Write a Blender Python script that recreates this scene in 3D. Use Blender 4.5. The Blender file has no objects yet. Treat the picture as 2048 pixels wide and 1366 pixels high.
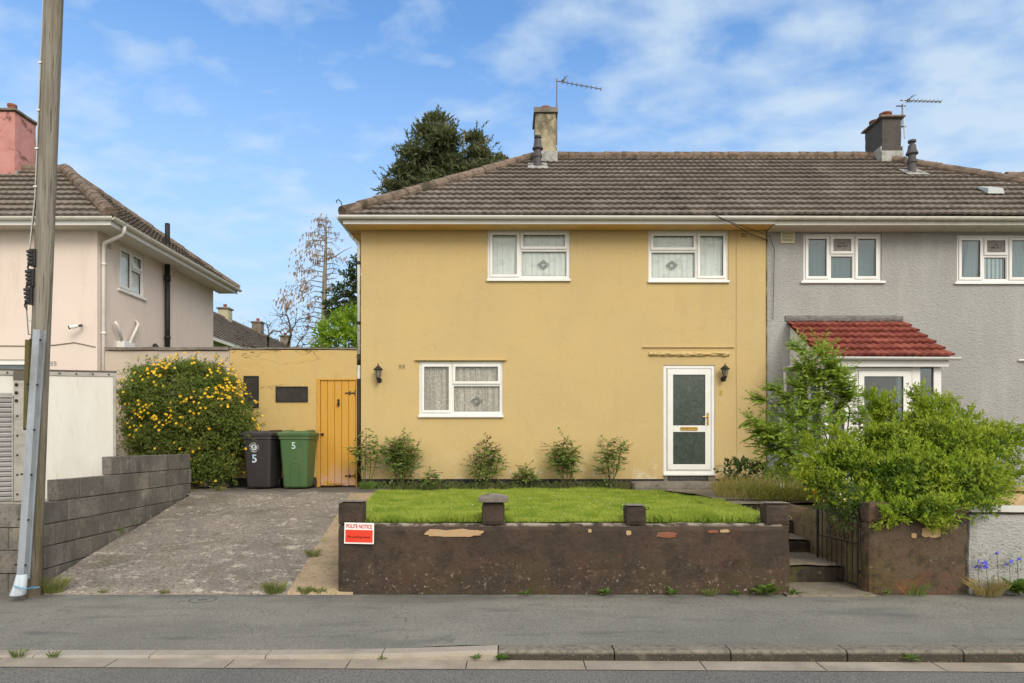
import bpy, bmesh, math, random
import numpy as np
from mathutils import Vector, Matrix, noise as mnoise
random.seed(7); RNG = np.random.default_rng(11)
SC = bpy.context.scene; COL = SC.collection
PI = math.pi; R = math.radians
F = 1365.0; VH = 890.0; CZ = 1.6          # focal length (px of a 2048 wide frame), horizon row, eye height

def W(u, v, Y):                            # measured photo point at a known distance -> metres
    return Vector(((u-1024)/F*Y, Y, CZ+(VH-v)/F*Y))
def WX(u, Y): return (u-1024)/F*Y
def WZ(v, Y): return CZ+(VH-v)/F*Y

# ------------------------------------------------------------------ camera
cam = bpy.data.cameras.new('camera'); cam_o = bpy.data.objects.new('camera', cam); COL.objects.link(cam_o)
cam_o.location = (0, 0, CZ); cam_o.rotation_euler = (PI/2, 0, 0)
cam.sensor_width = 36; cam.lens = 36*F/2048; cam.shift_y = (VH-683)/2048
cam.clip_start = .1; cam.clip_end = 2000
SC.camera = cam_o

# ------------------------------------------------------------------ mesh helpers
class MB:
    def __init__(s): s.v = []; s.f = []
    def add(s, vs, fs):
        b = len(s.v); s.v.extend([tuple(p) for p in vs]); s.f.extend([tuple(b+i for i in f) for f in fs]); return s
    def box(s, x0, x1, y0, y1, z0, z1, T=None):
        vs = [(x0,y0,z0),(x1,y0,z0),(x1,y1,z0),(x0,y1,z0),(x0,y0,z1),(x1,y0,z1),(x1,y1,z1),(x0,y1,z1)]
        if T: vs = [T(*p) for p in vs]
        return s.add(vs, [(0,3,2,1),(4,5,6,7),(0,1,5,4),(1,2,6,5),(2,3,7,6),(3,0,4,7)])
    def ring(s, x0, x1, z0, z1, w, y0, y1, T=None):        # rectangular frame in the xz plane
        s.box(x0, x1, y0, y1, z0, z0+w, T); s.box(x0, x1, y0, y1, z1-w, z1, T)
        s.box(x0, x0+w, y0, y1, z0+w, z1-w, T); s.box(x1-w, x1, y0, y1, z0+w, z1-w, T); return s
    def tube(s, pts, r, n=8, cap=True):
        pts = [Vector(p) for p in pts]; m = len(pts)
        if not isinstance(r, (list, tuple)): r = [r]*m
        up = None; vs = []
        for i, p in enumerate(pts):
            d = (pts[min(i+1, m-1)]-pts[max(i-1, 0)]).normalized()
            if up is None:
                up = Vector((0,0,1)) if abs(d.z) < .9 else Vector((0,1,0))
            a = d.cross(up).normalized(); b = a.cross(d).normalized(); up = b
            for k in range(n):
                t = 2*PI*k/n; vs.append(p+a*(math.cos(t)*r[i])+b*(math.sin(t)*r[i]))
        fs = []
        for i in range(m-1):
            for k in range(n):
                k2 = (k+1) % n; fs.append((i*n+k, i*n+k2, (i+1)*n+k2, (i+1)*n+k))
        if cap: fs.append(tuple(range(n-1, -1, -1))); fs.append(tuple((m-1)*n+k for k in range(n)))
        return s.add(vs, fs)
    def lathe(s, c, prof, n=16, sx=1, sy=1):
        vs = [(c[0]+r*sx*math.cos(2*PI*k/n), c[1]+r*sy*math.sin(2*PI*k/n), c[2]+z) for r, z in prof for k in range(n)]
        fs = [(i*n+k, i*n+(k+1) % n, (i+1)*n+(k+1) % n, (i+1)*n+k) for i in range(len(prof)-1) for k in range(n)]
        fs.append(tuple(range(n-1, -1, -1))); fs.append(tuple((len(prof)-1)*n+k for k in range(n)))
        return s.add(vs, fs)
    def prism(s, poly, y0, y1, T=None):                     # poly in xz, extruded along y
        n = len(poly); vs = [(x, y0, z) for x, z in poly]+[(x, y1, z) for x, z in poly]
        if T: vs = [T(*p) for p in vs]
        fs = [tuple(range(n)), tuple(range(2*n-1, n-1, -1))]+[(i, n+i, n+(i+1) % n, (i+1) % n) for i in range(n)]
        return s.add(vs, fs)
    def build(s, name, mat, parent=None, bevel=0, smooth=False, seg=2):
        me = bpy.data.meshes.new(name); me.from_pydata(s.v, [], s.f); me.update()
        bm = bmesh.new(); bm.from_mesh(me); bmesh.ops.recalc_face_normals(bm, faces=bm.faces); bm.to_mesh(me); bm.free()
        return link(name, me, mat, parent, bevel, smooth, seg)

def link(name, me, mat, parent=None, bevel=0, smooth=False, seg=2):
    o = bpy.data.objects.new(name, me); COL.objects.link(o)
    if mat: me.materials.append(mat)
    if smooth: me.polygons.foreach_set('use_smooth', [True]*len(me.polygons))
    if parent: attach(o, parent)
    if bevel:
        m = o.modifiers.new('bevel', 'BEVEL'); m.width = bevel; m.segments = seg; m.limit_method = 'ANGLE'; m.angle_limit = R(50)
    return o

def attach(o, parent):                                      # child keeps its place in the world
    o.parent = parent; M_ = Matrix.Translation(parent.location) @ parent.rotation_euler.to_matrix().to_4x4()
    if parent.parent:
        o.matrix_parent_inverse = parent.matrix_basis.inverted()
    else:
        o.matrix_parent_inverse = M_.inverted()

def tag(o, label=None, cat=None, group=None, kind=None):
    if label: o['label'] = label
    if cat: o['category'] = cat
    if group: o['group'] = group
    if kind: o['kind'] = kind
    return o

def thing(name, loc, label, cat, group=None):
    o = bpy.data.objects.new(name, None); COL.objects.link(o); o.location = loc; o.empty_display_size = .2
    return tag(o, label, cat, group)

def structure(o): return tag(o, kind='structure')

def rough_box(x0, x1, y0, y1, z0, z1, step=.08, amp=.008, edge=.012, T=None, freq=3.0):
    """a box with worn, slightly wavy faces and softened arrises"""
    mb = MB()
    n = [max(1, round((b-a)/step)) for a, b in ((x0,x1),(y0,y1),(z0,z1))]
    lo = (x0,y0,z0); hi = (x1,y1,z1); idx = {}
    def vid(i, j, k):
        key = (i, j, k)
        if key in idx: return idx[key]
        p = Vector([lo[a]+(hi[a]-lo[a])*key[a]/n[a] for a in range(3)])
        ext = [(-1 if key[a] == 0 else 1 if key[a] == n[a] else 0) for a in range(3)]
        q = p+mnoise.noise_vector(p*freq)*amp+mnoise.noise_vector(p*freq*4)*amp*.5
        if sum(map(abs, ext)) >= 2:
            h = mnoise.noise(p*9)*.5+1
            for a in range(3): q[a] -= ext[a]*edge*h
        idx[key] = len(mb.v); mb.v.append(tuple(T(*q)) if T else tuple(q)); return idx[key]
    for a in range(3):
        b, c = (a+1) % 3, (a+2) % 3
        for side in (0, n[a]):
            for i in range(n[b]):
                for j in range(n[c]):
                    def q(ii, jj):
                        k = [0,0,0]; k[a] = side; k[b] = ii; k[c] = jj; return vid(*k)
                    mb.f.append((q(i,j), q(i+1,j), q(i+1,j+1), q(i,j+1)))
    return mb

def np_mesh(name, V, Q, mat, parent=None, smooth=False):      # big quad meshes straight from numpy
    me = bpy.data.meshes.new(name); V = np.asarray(V, np.float32); Q = np.asarray(Q, np.int32)
    k = Q.shape[1]
    me.vertices.add(len(V)); me.vertices.foreach_set('co', V.ravel())
    me.loops.add(Q.size); me.loops.foreach_set('vertex_index', Q.ravel())
    me.polygons.add(len(Q)); me.polygons.foreach_set('loop_start', np.arange(0, Q.size, k, dtype=np.int32))
    me.update(calc_edges=True); me.validate()
    return link(name, me, mat, parent, 0, smooth)

def text_mb(body, size, M_, extrude=.003, space=1.0, bold=0.0):
    c = bpy.data.curves.new('lettering', 'FONT'); c.body = body; c.size = size; c.extrude = extrude
    c.align_x = 'CENTER'; c.align_y = 'CENTER'; c.space_character = space; c.offset = bold; c.resolution_u = 3
    o = bpy.data.objects.new('lettering', c); COL.objects.link(o)
    dg = bpy.context.evaluated_depsgraph_get(); me = bpy.data.meshes.new_from_object(o.evaluated_get(dg))
    mb = MB(); mb.add([M_ @ v.co for v in me.vertices], [tuple(p.vertices) for p in me.polygons])
    bpy.data.objects.remove(o); bpy.data.curves.remove(c); bpy.data.meshes.remove(me); return mb
def facing(loc, rz=0, roll=0):                              # puts flat lettering upright, read from -Y
    return Matrix.Translation(Vector(loc)) @ Matrix.Rotation(rz, 4, 'Z') @ Matrix.Rotation(PI/2, 4, 'X') @ Matrix.Rotation(roll, 4, 'Z')

# ------------------------------------------------------------------ materials
def lin(c): c /= 255; return c/12.92 if c <= .04045 else ((c+.055)/1.055)**2.4
def S(r, g, b, k=1.0): return (min(1, lin(r)*k), min(1, lin(g)*k), min(1, lin(b)*k))

class NT:
    def __init__(s, tree): s.t = tree
    def n(s, kind, **kw):
        x = s.t.nodes.new(kind)
        for k, v in kw.items():
            if k in ('operation', 'blend_type', 'data_type', 'feature', 'noise_dimensions', 'distance_metric', 'bands_direction', 'wave_type', 'clamp', 'interpolation_type', 'vector_type'): setattr(x, k, v)
        return x
    def l(s, a, b): s.t.links.new(a, b)
    def val(s, sock, v):
        if hasattr(v, 'is_output'): s.l(v, sock)
        else: sock.default_value = v
    def math(s, op, a, b=0, clamp=False):
        x = s.n('ShaderNodeMath', operation=op); x.use_clamp = clamp; s.val(x.inputs[0], a); s.val(x.inputs[1], b); return x.outputs[0]
    def mix(s, fac, a, b, bt='MIX'):
        x = s.n('ShaderNodeMix', data_type='RGBA', blend_type=bt); s.val(x.inputs[0], fac)
        for so, v in ((x.inputs[6], a), (x.inputs[7], b)):
            if hasattr(v, 'is_output'): s.l(v, so)
            else: so.default_value = (*v[:3], 1)
        return x.outputs[2]
    def rng(s, v, a, b, c=0.0, d=1.0):
        x = s.n('ShaderNodeMapRange'); s.val(x.inputs[0], v); s.val(x.inputs[1], a); s.val(x.inputs[2], b); s.val(x.inputs[3], c); s.val(x.inputs[4], d); return x.outputs[0]

def new_mat(name):
    m = bpy.data.materials.new(name); m.use_nodes = True; t = NT(m.node_tree)
    p = m.node_tree.nodes['Principled BSDF']; return m, t, p

def M(name, base, rough=.85, layers=(), bump=(), spec=.25, island=None, metal=0.0, coat=0.0, rough_var=0):
    m, t, p = new_mat(name)
    tc = t.n('ShaderNodeTexCoord').outputs['Object']; sep = None
    p.inputs['Roughness'].default_value = rough; p.inputs['Specular IOR Level'].default_value = spec
    p.inputs['Metallic'].default_value = metal; p.inputs['Coat Weight'].default_value = coat
    col = t.n('ShaderNodeRGB'); col.outputs[0].default_value = (*base[:3], 1); col = col.outputs[0]
    if island:
        g = t.n('ShaderNodeNewGeometry').outputs['Random Per Island']
        for k, c in enumerate(island):
            h = t.math('FRACT', t.math('MULTIPLY', g, 7.31*(k+1)+1)); col = t.mix(h, col, c)
    def vec(st, off=0):
        mp = t.n('ShaderNodeMapping'); t.l(tc, mp.inputs[0]); mp.inputs['Scale'].default_value = st; mp.inputs['Location'].default_value = (off, off*.7, off*.3); return mp.outputs[0]
    seed = 0
    for L in layers:
        seed += 3.7; st = L.get('st', (1,1,1)); kind = L.get('k', 'n'); v = vec(st, seed)
        if kind == 'n' or kind == 'crack':
            x = t.n('ShaderNodeTexNoise'); t.l(v, x.inputs['Vector']); x.inputs['Scale'].default_value = L['s']; x.inputs['Detail'].default_value = L.get('d', 6); x.inputs['Roughness'].default_value = L.get('r', .6); x.inputs['Distortion'].default_value = L.get('dist', 0)
            f = x.outputs['Fac']
            if kind == 'crack': f = t.math('ABSOLUTE', t.math('SUBTRACT', f, .5))
        else:
            x = t.n('ShaderNodeTexVoronoi'); t.l(v, x.inputs['Vector']); x.inputs['Scale'].default_value = L['s']; f = x.outputs['Distance']
        f = t.rng(f, L.get('lo', .45), L.get('hi', .6))
        for ax in 'xyz':
            if ax in L:
                if sep is None: sep = t.n('ShaderNodeSeparateXYZ'); t.l(tc, sep.inputs[0])
                f = t.math('MULTIPLY', f, t.rng(sep.outputs['xyz'.index(ax)], *L[ax]))
        f = t.math('MULTIPLY', f, L.get('f', 1)); col = t.mix(f, col, L['c'], L.get('bt', 'MIX'))
    t.l(col, p.inputs['Base Color'])
    if bump:
        nrm = None
        for B in bump:
            s_, strg, dist = B[:3]; st = B[3] if len(B) > 3 else (1,1,1); seed += 5.1
            x = t.n('ShaderNodeTexNoise'); t.l(vec(st, seed), x.inputs['Vector']); x.inputs['Scale'].default_value = s_; x.inputs['Detail'].default_value = 5
            b = t.n('ShaderNodeBump'); b.inputs['Strength'].default_value = strg; b.inputs['Distance'].default_value = dist
            t.l(x.outputs['Fac'], b.inputs['Height'])
            if nrm: t.l(nrm, b.inputs['Normal'])
            nrm = b.outputs[0]
        t.l(nrm, p.inputs['Normal'])
    return m

def leaf_mat(name, a, b, c, trans=.35, rough=.55, spec=.3, ns=2.3, nf=.7):
    m, t, p = new_mat(name)
    g = t.n('ShaderNodeNewGeometry').outputs['Random Per Island']
    tc = t.n('ShaderNodeTexCoord').outputs['Object']
    x = t.n('ShaderNodeTexNoise'); t.l(tc, x.inputs['Vector']); x.inputs['Scale'].default_value = ns; x.inputs['Detail'].default_value = 4
    col = t.mix(g, a, b); col = t.mix(t.math('MULTIPLY', t.rng(x.outputs['Fac'], .42, .62), nf), col, c)
    t.l(col, p.inputs['Base Color']); p.inputs['Roughness'].default_value = rough; p.inputs['Specular IOR Level'].default_value = spec
    tr = t.n('ShaderNodeBsdfTranslucent'); t.l(t.mix(.5, col, (b[0]*1.3, b[1]*1.3, b[2]*.6)), tr.inputs[0])
    mx = t.n('ShaderNodeMixShader'); mx.inputs[0].default_value = trans
    t.l(p.outputs[0], mx.inputs[1]); t.l(tr.outputs[0], mx.inputs[2])
    t.l(mx.outputs[0], m.node_tree.nodes['Material Output'].inputs[0]); return m

def glass_mat(name, tint=(.85,.9,.88), ior=1.55, rough=.01, wob=0.0, dark=0.0):
    m, t, p = new_mat(name); nt = m.node_tree
    tr = t.n('ShaderNodeBsdfTransparent'); tr.inputs[0].default_value = (*tint, 1)
    gl = t.n('ShaderNodeBsdfGlossy'); gl.inputs['Roughness'].default_value = rough
    fr = t.n('ShaderNodeFresnel'); bf = t.n('ShaderNodeNewGeometry').outputs['Backfacing']; t.l(t.rng(bf, 0, 1, ior, 1/ior), fr.inputs[0])   # thin pane: same reflectance from both faces
    if wob:
        tc = t.n('ShaderNodeTexCoord').outputs['Object']; x = t.n('ShaderNodeTexNoise'); t.l(tc, x.inputs['Vector']); x.inputs['Scale'].default_value = 2
        b = t.n('ShaderNodeBump'); b.inputs['Strength'].default_value = wob; b.inputs['Distance'].default_value = .02; t.l(x.outputs['Fac'], b.inputs['Height']); t.l(b.outputs[0], gl.inputs['Normal'])
    mx = t.n('ShaderNodeMixShader'); t.l(fr.outputs[0], mx.inputs[0]); t.l(tr.outputs[0], mx.inputs[1]); t.l(gl.outputs[0], mx.inputs[2])
    t.l(mx.outputs[0], nt.nodes['Material Output'].inputs[0]); return m

K = .92
KY = .86
KB = .68
yel = M('yellow_render', S(208,183,130,KY), .9, [
    dict(s=.7, c=S(200,178,130,KY), lo=.42, hi=.62, f=.7), dict(s=6, c=S(214,184,122,KY), lo=.5, hi=.75, f=.35, st=(1,1,.35)),
    dict(s=2.2, c=S(184,156,102,KY), lo=.56, hi=.75, f=.22, st=(2.4,2,.2)), dict(s=55, c=S(188,150,88,KY), lo=.6, hi=.72, f=.35),
    dict(s=3.5, c=S(225,215,190,KY), lo=.5, hi=.62, f=.75, z=(1.5,.95,0,1)), dict(s=9, c=S(150,135,95,KY), lo=.55, hi=.7, f=.4, z=(1.35,.95,0,1)),
    dict(k='crack', s=1.1, c=S(160,130,80,KY), lo=.006, hi=.0, f=.18, st=(1,1,1.6), d=4)],
    [(70,.35,.006),(14,.3,.012),(2.2,.15,.03)])
yel2 = M('cracked_yellow_render', S(205,178,120,KY), .9, [
    dict(s=1.1, c=S(206,174,112,KY), lo=.42, hi=.62, f=.7), dict(s=4, c=S(188,160,104,KY), lo=.54, hi=.72, f=.5),
    dict(k='crack', s=.9, c=S(110,88,50,KY), lo=.006, hi=.001, f=.8, st=(.6,1,2.0), d=4, z=(2.3,2.9,0,1)),
    
    dict(s=40, c=S(180,150,92,KY), lo=.6, hi=.72, f=.3)], [(60,.35,.006),(9,.4,.014)])
grey = M('grey_roughcast', S(170,170,167,K), .92, [
    dict(s=.8, c=S(160,160,156,K), lo=.42, hi=.62, f=.6), dict(s=34, c=S(138,138,135,K), lo=.5, hi=.7, f=.6, st=(.7,1,1.5)),
    dict(s=1.5, c=S(186,186,182,K), lo=.5, hi=.7, f=.45, st=(2,2,.3)), dict(s=90, c=S(190,190,186,K), lo=.58, hi=.7, f=.5)],
    [(30,.9,.02,(.8,1,1.5)),(95,.6,.008)])
pink = M('pale_pink_render', S(228,214,203,K), .9, [
    dict(s=.8, c=S(221,207,197,K), lo=.4, hi=.62, f=.7), dict(s=3, c=S(204,188,170,K), lo=.52, hi=.75, f=.4, st=(2,2,.3)),
    dict(s=50, c=S(205,188,170,K), lo=.58, hi=.72, f=.35)], [(60,.35,.006),(10,.3,.012)])
garage_grey = M('pinkish_grey_render', S(196,182,166,K), .9, [dict(s=1.5, c=S(180,166,150,K), lo=.42, hi=.62, f=.7), dict(s=40, c=S(160,148,134,K), lo=.58, hi=.72, f=.4)], [(60,.35,.006),(10,.3,.012)])
tile = M('brown_concrete_tile', S(132,122,112,K), .9, [
    dict(s=.6, c=S(114,104,95,K), lo=.42, hi=.6, f=.6), dict(s=7, c=S(84,76,66,K), lo=.55, hi=.68, f=.6), dict(s=2.0, c=S(58,52,44,K), lo=.58, hi=.68, f=.85, d=10, r=.75),
    dict(s=26, c=S(160,150,136,K), lo=.62, hi=.72, f=.6), dict(k='v', s=3.2, c=S(190,184,168,K), lo=.10, hi=.05, f=.8), dict(s=60, c=S(70,62,54,K), lo=.55, hi=.7, f=.6)],
    [(45,.5,.006),(8,.2,.01)], island=[S(142,132,121,K), S(118,108,98,K)])
ridge_m = M('ridge_tile', S(124,110,98,K), .9, [dict(s=6, c=S(84,70,58,K), lo=.48, hi=.62, f=.7), dict(s=25, c=S(150,136,120,K), lo=.62, hi=.72, f=.6), dict(s=2.5, c=S(62,56,42,K), lo=.55, hi=.66, f=.8)], [(30,.5,.01)], island=[S(134,116,102,K)])
red_tile = M('red_tile', S(146,80,67,K), .85, [dict(s=5, c=S(110,44,38,K), lo=.5, hi=.66, f=.7), dict(s=2, c=S(70,34,30,K), lo=.58, hi=.68, f=.7), dict(s=50, c=S(120,52,44,K), lo=.55, hi=.7, f=.5)], [(40,.4,.005)], island=[S(160,94,80,K), S(132,70,60,K)])
upvc = M('white_upvc', S(236,236,233,K), .35, [dict(s=3, c=S(224,223,217,K), lo=.45, hi=.7, f=.6), dict(s=30, c=S(205,203,194,K), lo=.62, hi=.78, f=.3)], spec=.5)
upvc_old = M('weathered_white_upvc', S(226,224,214,K), .45, [dict(s=4, c=S(200,196,178,K), lo=.45, hi=.7, f=.6, st=(2,2,.4)), dict(s=14, c=S(150,146,110,K), lo=.58, hi=.75, f=.5)], spec=.45)
soffit_y = M('yellow_soffit', S(226,188,124), .8, [dict(s=3, c=S(206,164,108), lo=.45, hi=.65, f=.6)])
soffit_w = M('cream_soffit_board', S(214,208,194,K), .7, [dict(s=3, c=S(196,188,172,K), lo=.45, hi=.65, f=.6)])
white_paint = M('flaking_white_paint', S(222,220,212,K), .6, [dict(s=7, c=S(120,100,80,K), lo=.57, hi=.63, f=.9, st=(2,2,.7)), dict(s=2, c=S(200,196,184,K), lo=.45, hi=.6, f=.6)])
blackpaint = M('black_paint', S(46,45,44,K), .6, [dict(s=8, c=S(72,70,66,K), lo=.5, hi=.7, f=.6), dict(s=2, c=S(34,33,32,K), lo=.45, hi=.6, f=.6)], [(30,.3,.006)])
plinth_m = M('black_bitumen_plinth', S(42,43,46,K), .7, [dict(s=6, c=S(62,62,60,K), lo=.5, hi=.7, f=.6)], [(25,.4,.01)])
plastic_black = M('black_plastic', S(40,39,40,K), .5, [dict(s=9, c=S(54,52,50,K), lo=.45, hi=.7, f=.6)], spec=.4)
iron = M('black_iron', S(38,34,31,K), .6, [dict(s=14, c=S(92,58,38,K), lo=.58, hi=.7, f=.7)], [(60,.3,.003)], spec=.4)
brass = M('brass', S(196,160,82), .35, [dict(s=9, c=S(120,96,48), lo=.5, hi=.7, f=.6)], metal=.9, spec=.5)
gasket = M('rubber_gasket', S(70,72,74), .7)
glass = glass_mat('window_glass', (.97,.98,.97), 1.6)
glass_r = glass_mat('reflective_glass', (.62,.70,.72), 1.9, .01, .03)
frost = M('obscured_glass', S(72,82,78,.8), .22, [dict(s=9, c=S(100,112,104,.8), lo=.45, hi=.65, f=.6, dist=1.5), dict(s=28, c=S(52,60,58,.8), lo=.45, hi=.6, f=.5, dist=2)], [(26,.35,.01),(60,.2,.004)], spec=.6)
net = M('net_curtain', (.72,.77,.75), .95, [dict(s=6, c=(.52,.58,.57), lo=.4, hi=.62, f=.6, st=(5,1,.18), d=3), dict(k='v', s=30, c=(.6,.65,.64), lo=.12, hi=.04, f=.7, st=(1,.2,.7)), dict(s=5, c=(.48,.54,.53), lo=.55, hi=.62, f=.5, st=(1,1,1.6))])
net_dark = M('patterned_net_curtain', S(184,177,166), .95, [dict(s=5, c=S(146,138,128), lo=.4, hi=.6, f=.8, st=(5,1,.15), d=3), dict(k='v', s=26, c=S(244,246,243), lo=.32, hi=.12, f=.6, st=(1,.2,.8)), dict(s=30, c=S(122,116,106), lo=.5, hi=.62, f=.5)])
reflect_backing = M('grey_reflection_backing', S(190,204,204), .9, [dict(s=2, c=S(164,182,184), lo=.4, hi=.65, f=.7, st=(1,1,.4)), dict(k='n', s=3, c=S(214,222,220), lo=.55, hi=.7, f=.4, st=(1,1,2))])  # pale sheet added behind panes, its tone standing in for sky reflections
drape = M('white_drape', S(250,250,248), .9, [dict(s=5, c=S(222,228,228), lo=.4, hi=.6, f=.7, st=(5,1,.15))])
lead = M('lead_strip', S(92,98,98), .5, metal=.3)
lead_panel = M('leaded_panel', S(108,96,90,.8), .3, [dict(s=12, c=S(140,128,116,.8), lo=.45, hi=.65, f=.8)], [(30,.4,.01)], spec=.6)
conc = M('weathered_concrete', S(136,128,118,K), .95, [dict(s=3, c=S(104,97,88,K), lo=.42, hi=.62, f=.7), dict(s=16, c=S(164,156,144,K), lo=.58, hi=.72, f=.6), dict(s=7, c=S(76,72,60,K), lo=.56, hi=.66, f=.6)], [(50,.6,.008),(8,.3,.012)])
chim_cream = M('stained_cream_render', S(186,176,148,K), .92, [dict(s=2.5, c=S(128,120,98,K), lo=.45, hi=.62, f=.8, st=(1.5,1.5,.6)), dict(s=5, c=S(74,70,58,K), lo=.36, hi=.58, f=.95, z=(8.6,9.3,0,1)), dict(s=20, c=S(150,142,118,K), lo=.5, hi=.7, f=.5)], [(40,.5,.008)])
chim_dark = M('dark_grey_render', S(88,84,82,K), .92, [dict(s=3, c=S(72,68,66,K), lo=.45, hi=.65, f=.7), dict(s=30, c=S(104,100,96,K), lo=.55, hi=.7, f=.5)], [(40,.5,.008)])
chim_pink = M('pink_painted_render', S(198,144,136,K), .92, [dict(s=3, c=S(184,126,120,K), lo=.45, hi=.65, f=.7), dict(s=4, c=S(110,78,66,K), lo=.56, hi=.64, f=.8)], [(30,.5,.01)])
terra = M('terracotta', S(150,96,78,K), .85, [dict(s=8, c=S(112,66,52,K), lo=.45, hi=.65, f=.7)])
leadflash = M('lead_flashing', S(172,172,168,K), .6, [dict(s=10, c=S(130,130,124,K), lo=.45, hi=.62, f=.8)], [(20,.4,.01)])
brown = M('flaking_brown_masonry_paint', S(92,78,66,KB), .9, [
    dict(s=1.3, c=S(76,66,58,KB), lo=.42, hi=.6, f=.8), dict(s=2.4, c=S(104,76,64,KB), lo=.53, hi=.66, f=.6), dict(s=5, c=S(62,54,48,KB), lo=.5, hi=.66, f=.7),
    dict(s=1.7, c=S(98,84,56,KB), lo=.46, hi=.62, f=.75, z=(.55,.05,0,1)), dict(s=14, c=S(150,132,114,KB), lo=.6, hi=.68, f=.75, z=(.5,.05,0,1)),
    dict(s=26, c=S(176,164,150,K), lo=.62, hi=.68, f=.7, z=(.5,.1,.0,1)), dict(s=7, c=S(132,84,64,KB), lo=.66, hi=.72, f=.5),
    dict(s=24, c=S(58,50,44,KB), lo=.55, hi=.68, f=.6), dict(s=7, c=S(168,158,142,K), lo=.44, hi=.58, f=.95, z=(.722,.748,0,1)), dict(s=3.2, c=S(140,112,90,KB), lo=.58, hi=.66, f=.6, z=(.12,.0,0,1))],
    [(9,.5,.03),(32,.6,.015),(90,.5,.006)])
brown_p = M('brown_pillar_paint', S(92,78,66,KB), .9, [
    dict(s=1.3, c=S(76,66,58,KB), lo=.42, hi=.6, f=.8), dict(s=2.4, c=S(104,76,64,KB), lo=.53, hi=.66, f=.6), dict(s=5, c=S(62,54,48,KB), lo=.5, hi=.66, f=.7),
    dict(s=1.7, c=S(98,84,56,KB), lo=.46, hi=.62, f=.75, z=(.55,.05,0,1)), dict(s=14, c=S(150,132,114,KB), lo=.6, hi=.68, f=.75, z=(.5,.05,0,1)),
    dict(s=26, c=S(176,164,150,K), lo=.62, hi=.68, f=.7, z=(.5,.1,.0,1)), dict(s=7, c=S(132,84,64,KB), lo=.66, hi=.72, f=.5),
    dict(s=24, c=S(58,50,44,KB), lo=.55, hi=.68, f=.6), dict(s=3.2, c=S(140,112,90,KB), lo=.58, hi=.66, f=.6, z=(.12,.0,0,1))],
    [(9,.5,.03),(32,.6,.015),(90,.5,.006)])
brown2 = M('brown_render_green_growth', S(106,90,74,KB), .9, [
    dict(s=1.5, c=S(104,88,56,KB), lo=.42, hi=.6, f=.8, z=(.8,.1,0,1)), dict(s=3, c=S(120,82,64,KB), lo=.54, hi=.66, f=.7), dict(s=8, c=S(60,54,46,KB), lo=.5, hi=.66, f=.7),
    dict(s=9, c=S(156,146,130,KB), lo=.63, hi=.69, f=.6), dict(s=3, c=S(170,96,66,KB), lo=.52, hi=.62, f=.8, z=(.2,.0,0,1)), dict(s=30, c=S(64,56,48,KB), lo=.55, hi=.7, f=.6)],
    [(9,.5,.03),(32,.6,.015),(90,.5,.006)])
side_m = M('olive_brown_render', S(140,122,96,K), .9, [dict(s=2, c=S(112,100,62,K), lo=.42, hi=.6, f=.8), dict(s=9, c=S(84,74,58,K), lo=.52, hi=.66, f=.7), dict(s=30, c=S(160,144,120,K), lo=.58, hi=.7, f=.5)], [(9,.4,.02),(40,.6,.01)])
bare = M('bare_cream_plaster', S(184,156,120,K), .9, [dict(s=9, c=S(186,150,108,K), lo=.45, hi=.65, f=.8), dict(s=40, c=S(160,128,94,K), lo=.58, hi=.7, f=.5)], [(30,.5,.006)])
bare_o = M('bare_orange_brick', S(130,92,74,K), .9, [dict(s=12, c=S(150,84,58,K), lo=.45, hi=.65, f=.8)], [(30,.5,.006)])
block = M('concrete_block', S(124,119,111,K*1.25), .95, [dict(s=1.6, c=S(150,142,128,K*1.25), lo=.55, hi=.66, f=.6), dict(s=4, c=S(70,68,62,K*1.25), lo=.54, hi=.66, f=.6, st=(1,1,.5)),dict(s=2.5, c=S(88,85,80,K*1.25), lo=.42, hi=.62, f=.7), dict(s=30, c=S(74,71,66,K*1.25), lo=.5, hi=.68, f=.7), dict(s=6, c=S(146,140,130,K*1.25), lo=.6, hi=.7, f=.6), dict(s=3, c=S(134,122,104,K*1.25), lo=.5, hi=.62, f=.7, z=(.5,.0,0,1))], [(60,.8,.008),(14,.3,.012)], island=[S(122,118,112,K*1.25), S(98,95,90,K*1.25)])
mortar = M('cement_mortar', S(104,99,92,K), .95, [dict(s=20, c=S(80,76,70,K), lo=.45, hi=.65, f=.8)], [(60,.6,.006)])
asphalt = M('footway_asphalt', S(124,122,114,K), .9, [
    dict(s=.5, c=S(144,142,131,K), lo=.4, hi=.62, f=.8), dict(s=1.3, c=S(108,107,101,K), lo=.52, hi=.7, f=.7, st=(.6,1.5,1)), dict(s=60, c=S(92,91,86,K), lo=.5, hi=.62, f=.7), dict(s=45, c=S(168,166,156,K), lo=.6, hi=.68, f=.6), dict(k='crack', s=.4, c=S(80,79,75,K), lo=.003, hi=.001, f=.35, d=4),
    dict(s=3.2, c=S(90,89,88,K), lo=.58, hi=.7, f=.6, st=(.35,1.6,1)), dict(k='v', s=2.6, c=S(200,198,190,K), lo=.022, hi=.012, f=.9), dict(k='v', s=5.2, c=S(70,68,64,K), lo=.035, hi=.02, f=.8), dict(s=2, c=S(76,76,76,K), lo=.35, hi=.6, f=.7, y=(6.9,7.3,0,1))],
    [(140,.5,.004),(5,.15,.01)])
road_m = M('road_asphalt', S(124,121,115,K), .9, [dict(s=1, c=S(108,106,104,K), lo=.42, hi=.62, f=.7), dict(s=75, c=S(74,73,71,K), lo=.48, hi=.62, f=.85), dict(s=110, c=S(176,172,164,K), lo=.58, hi=.68, f=.75), dict(s=45, c=S(150,147,141,K), lo=.6, hi=.7, f=.6)], [(100,.8,.008)])
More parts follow.
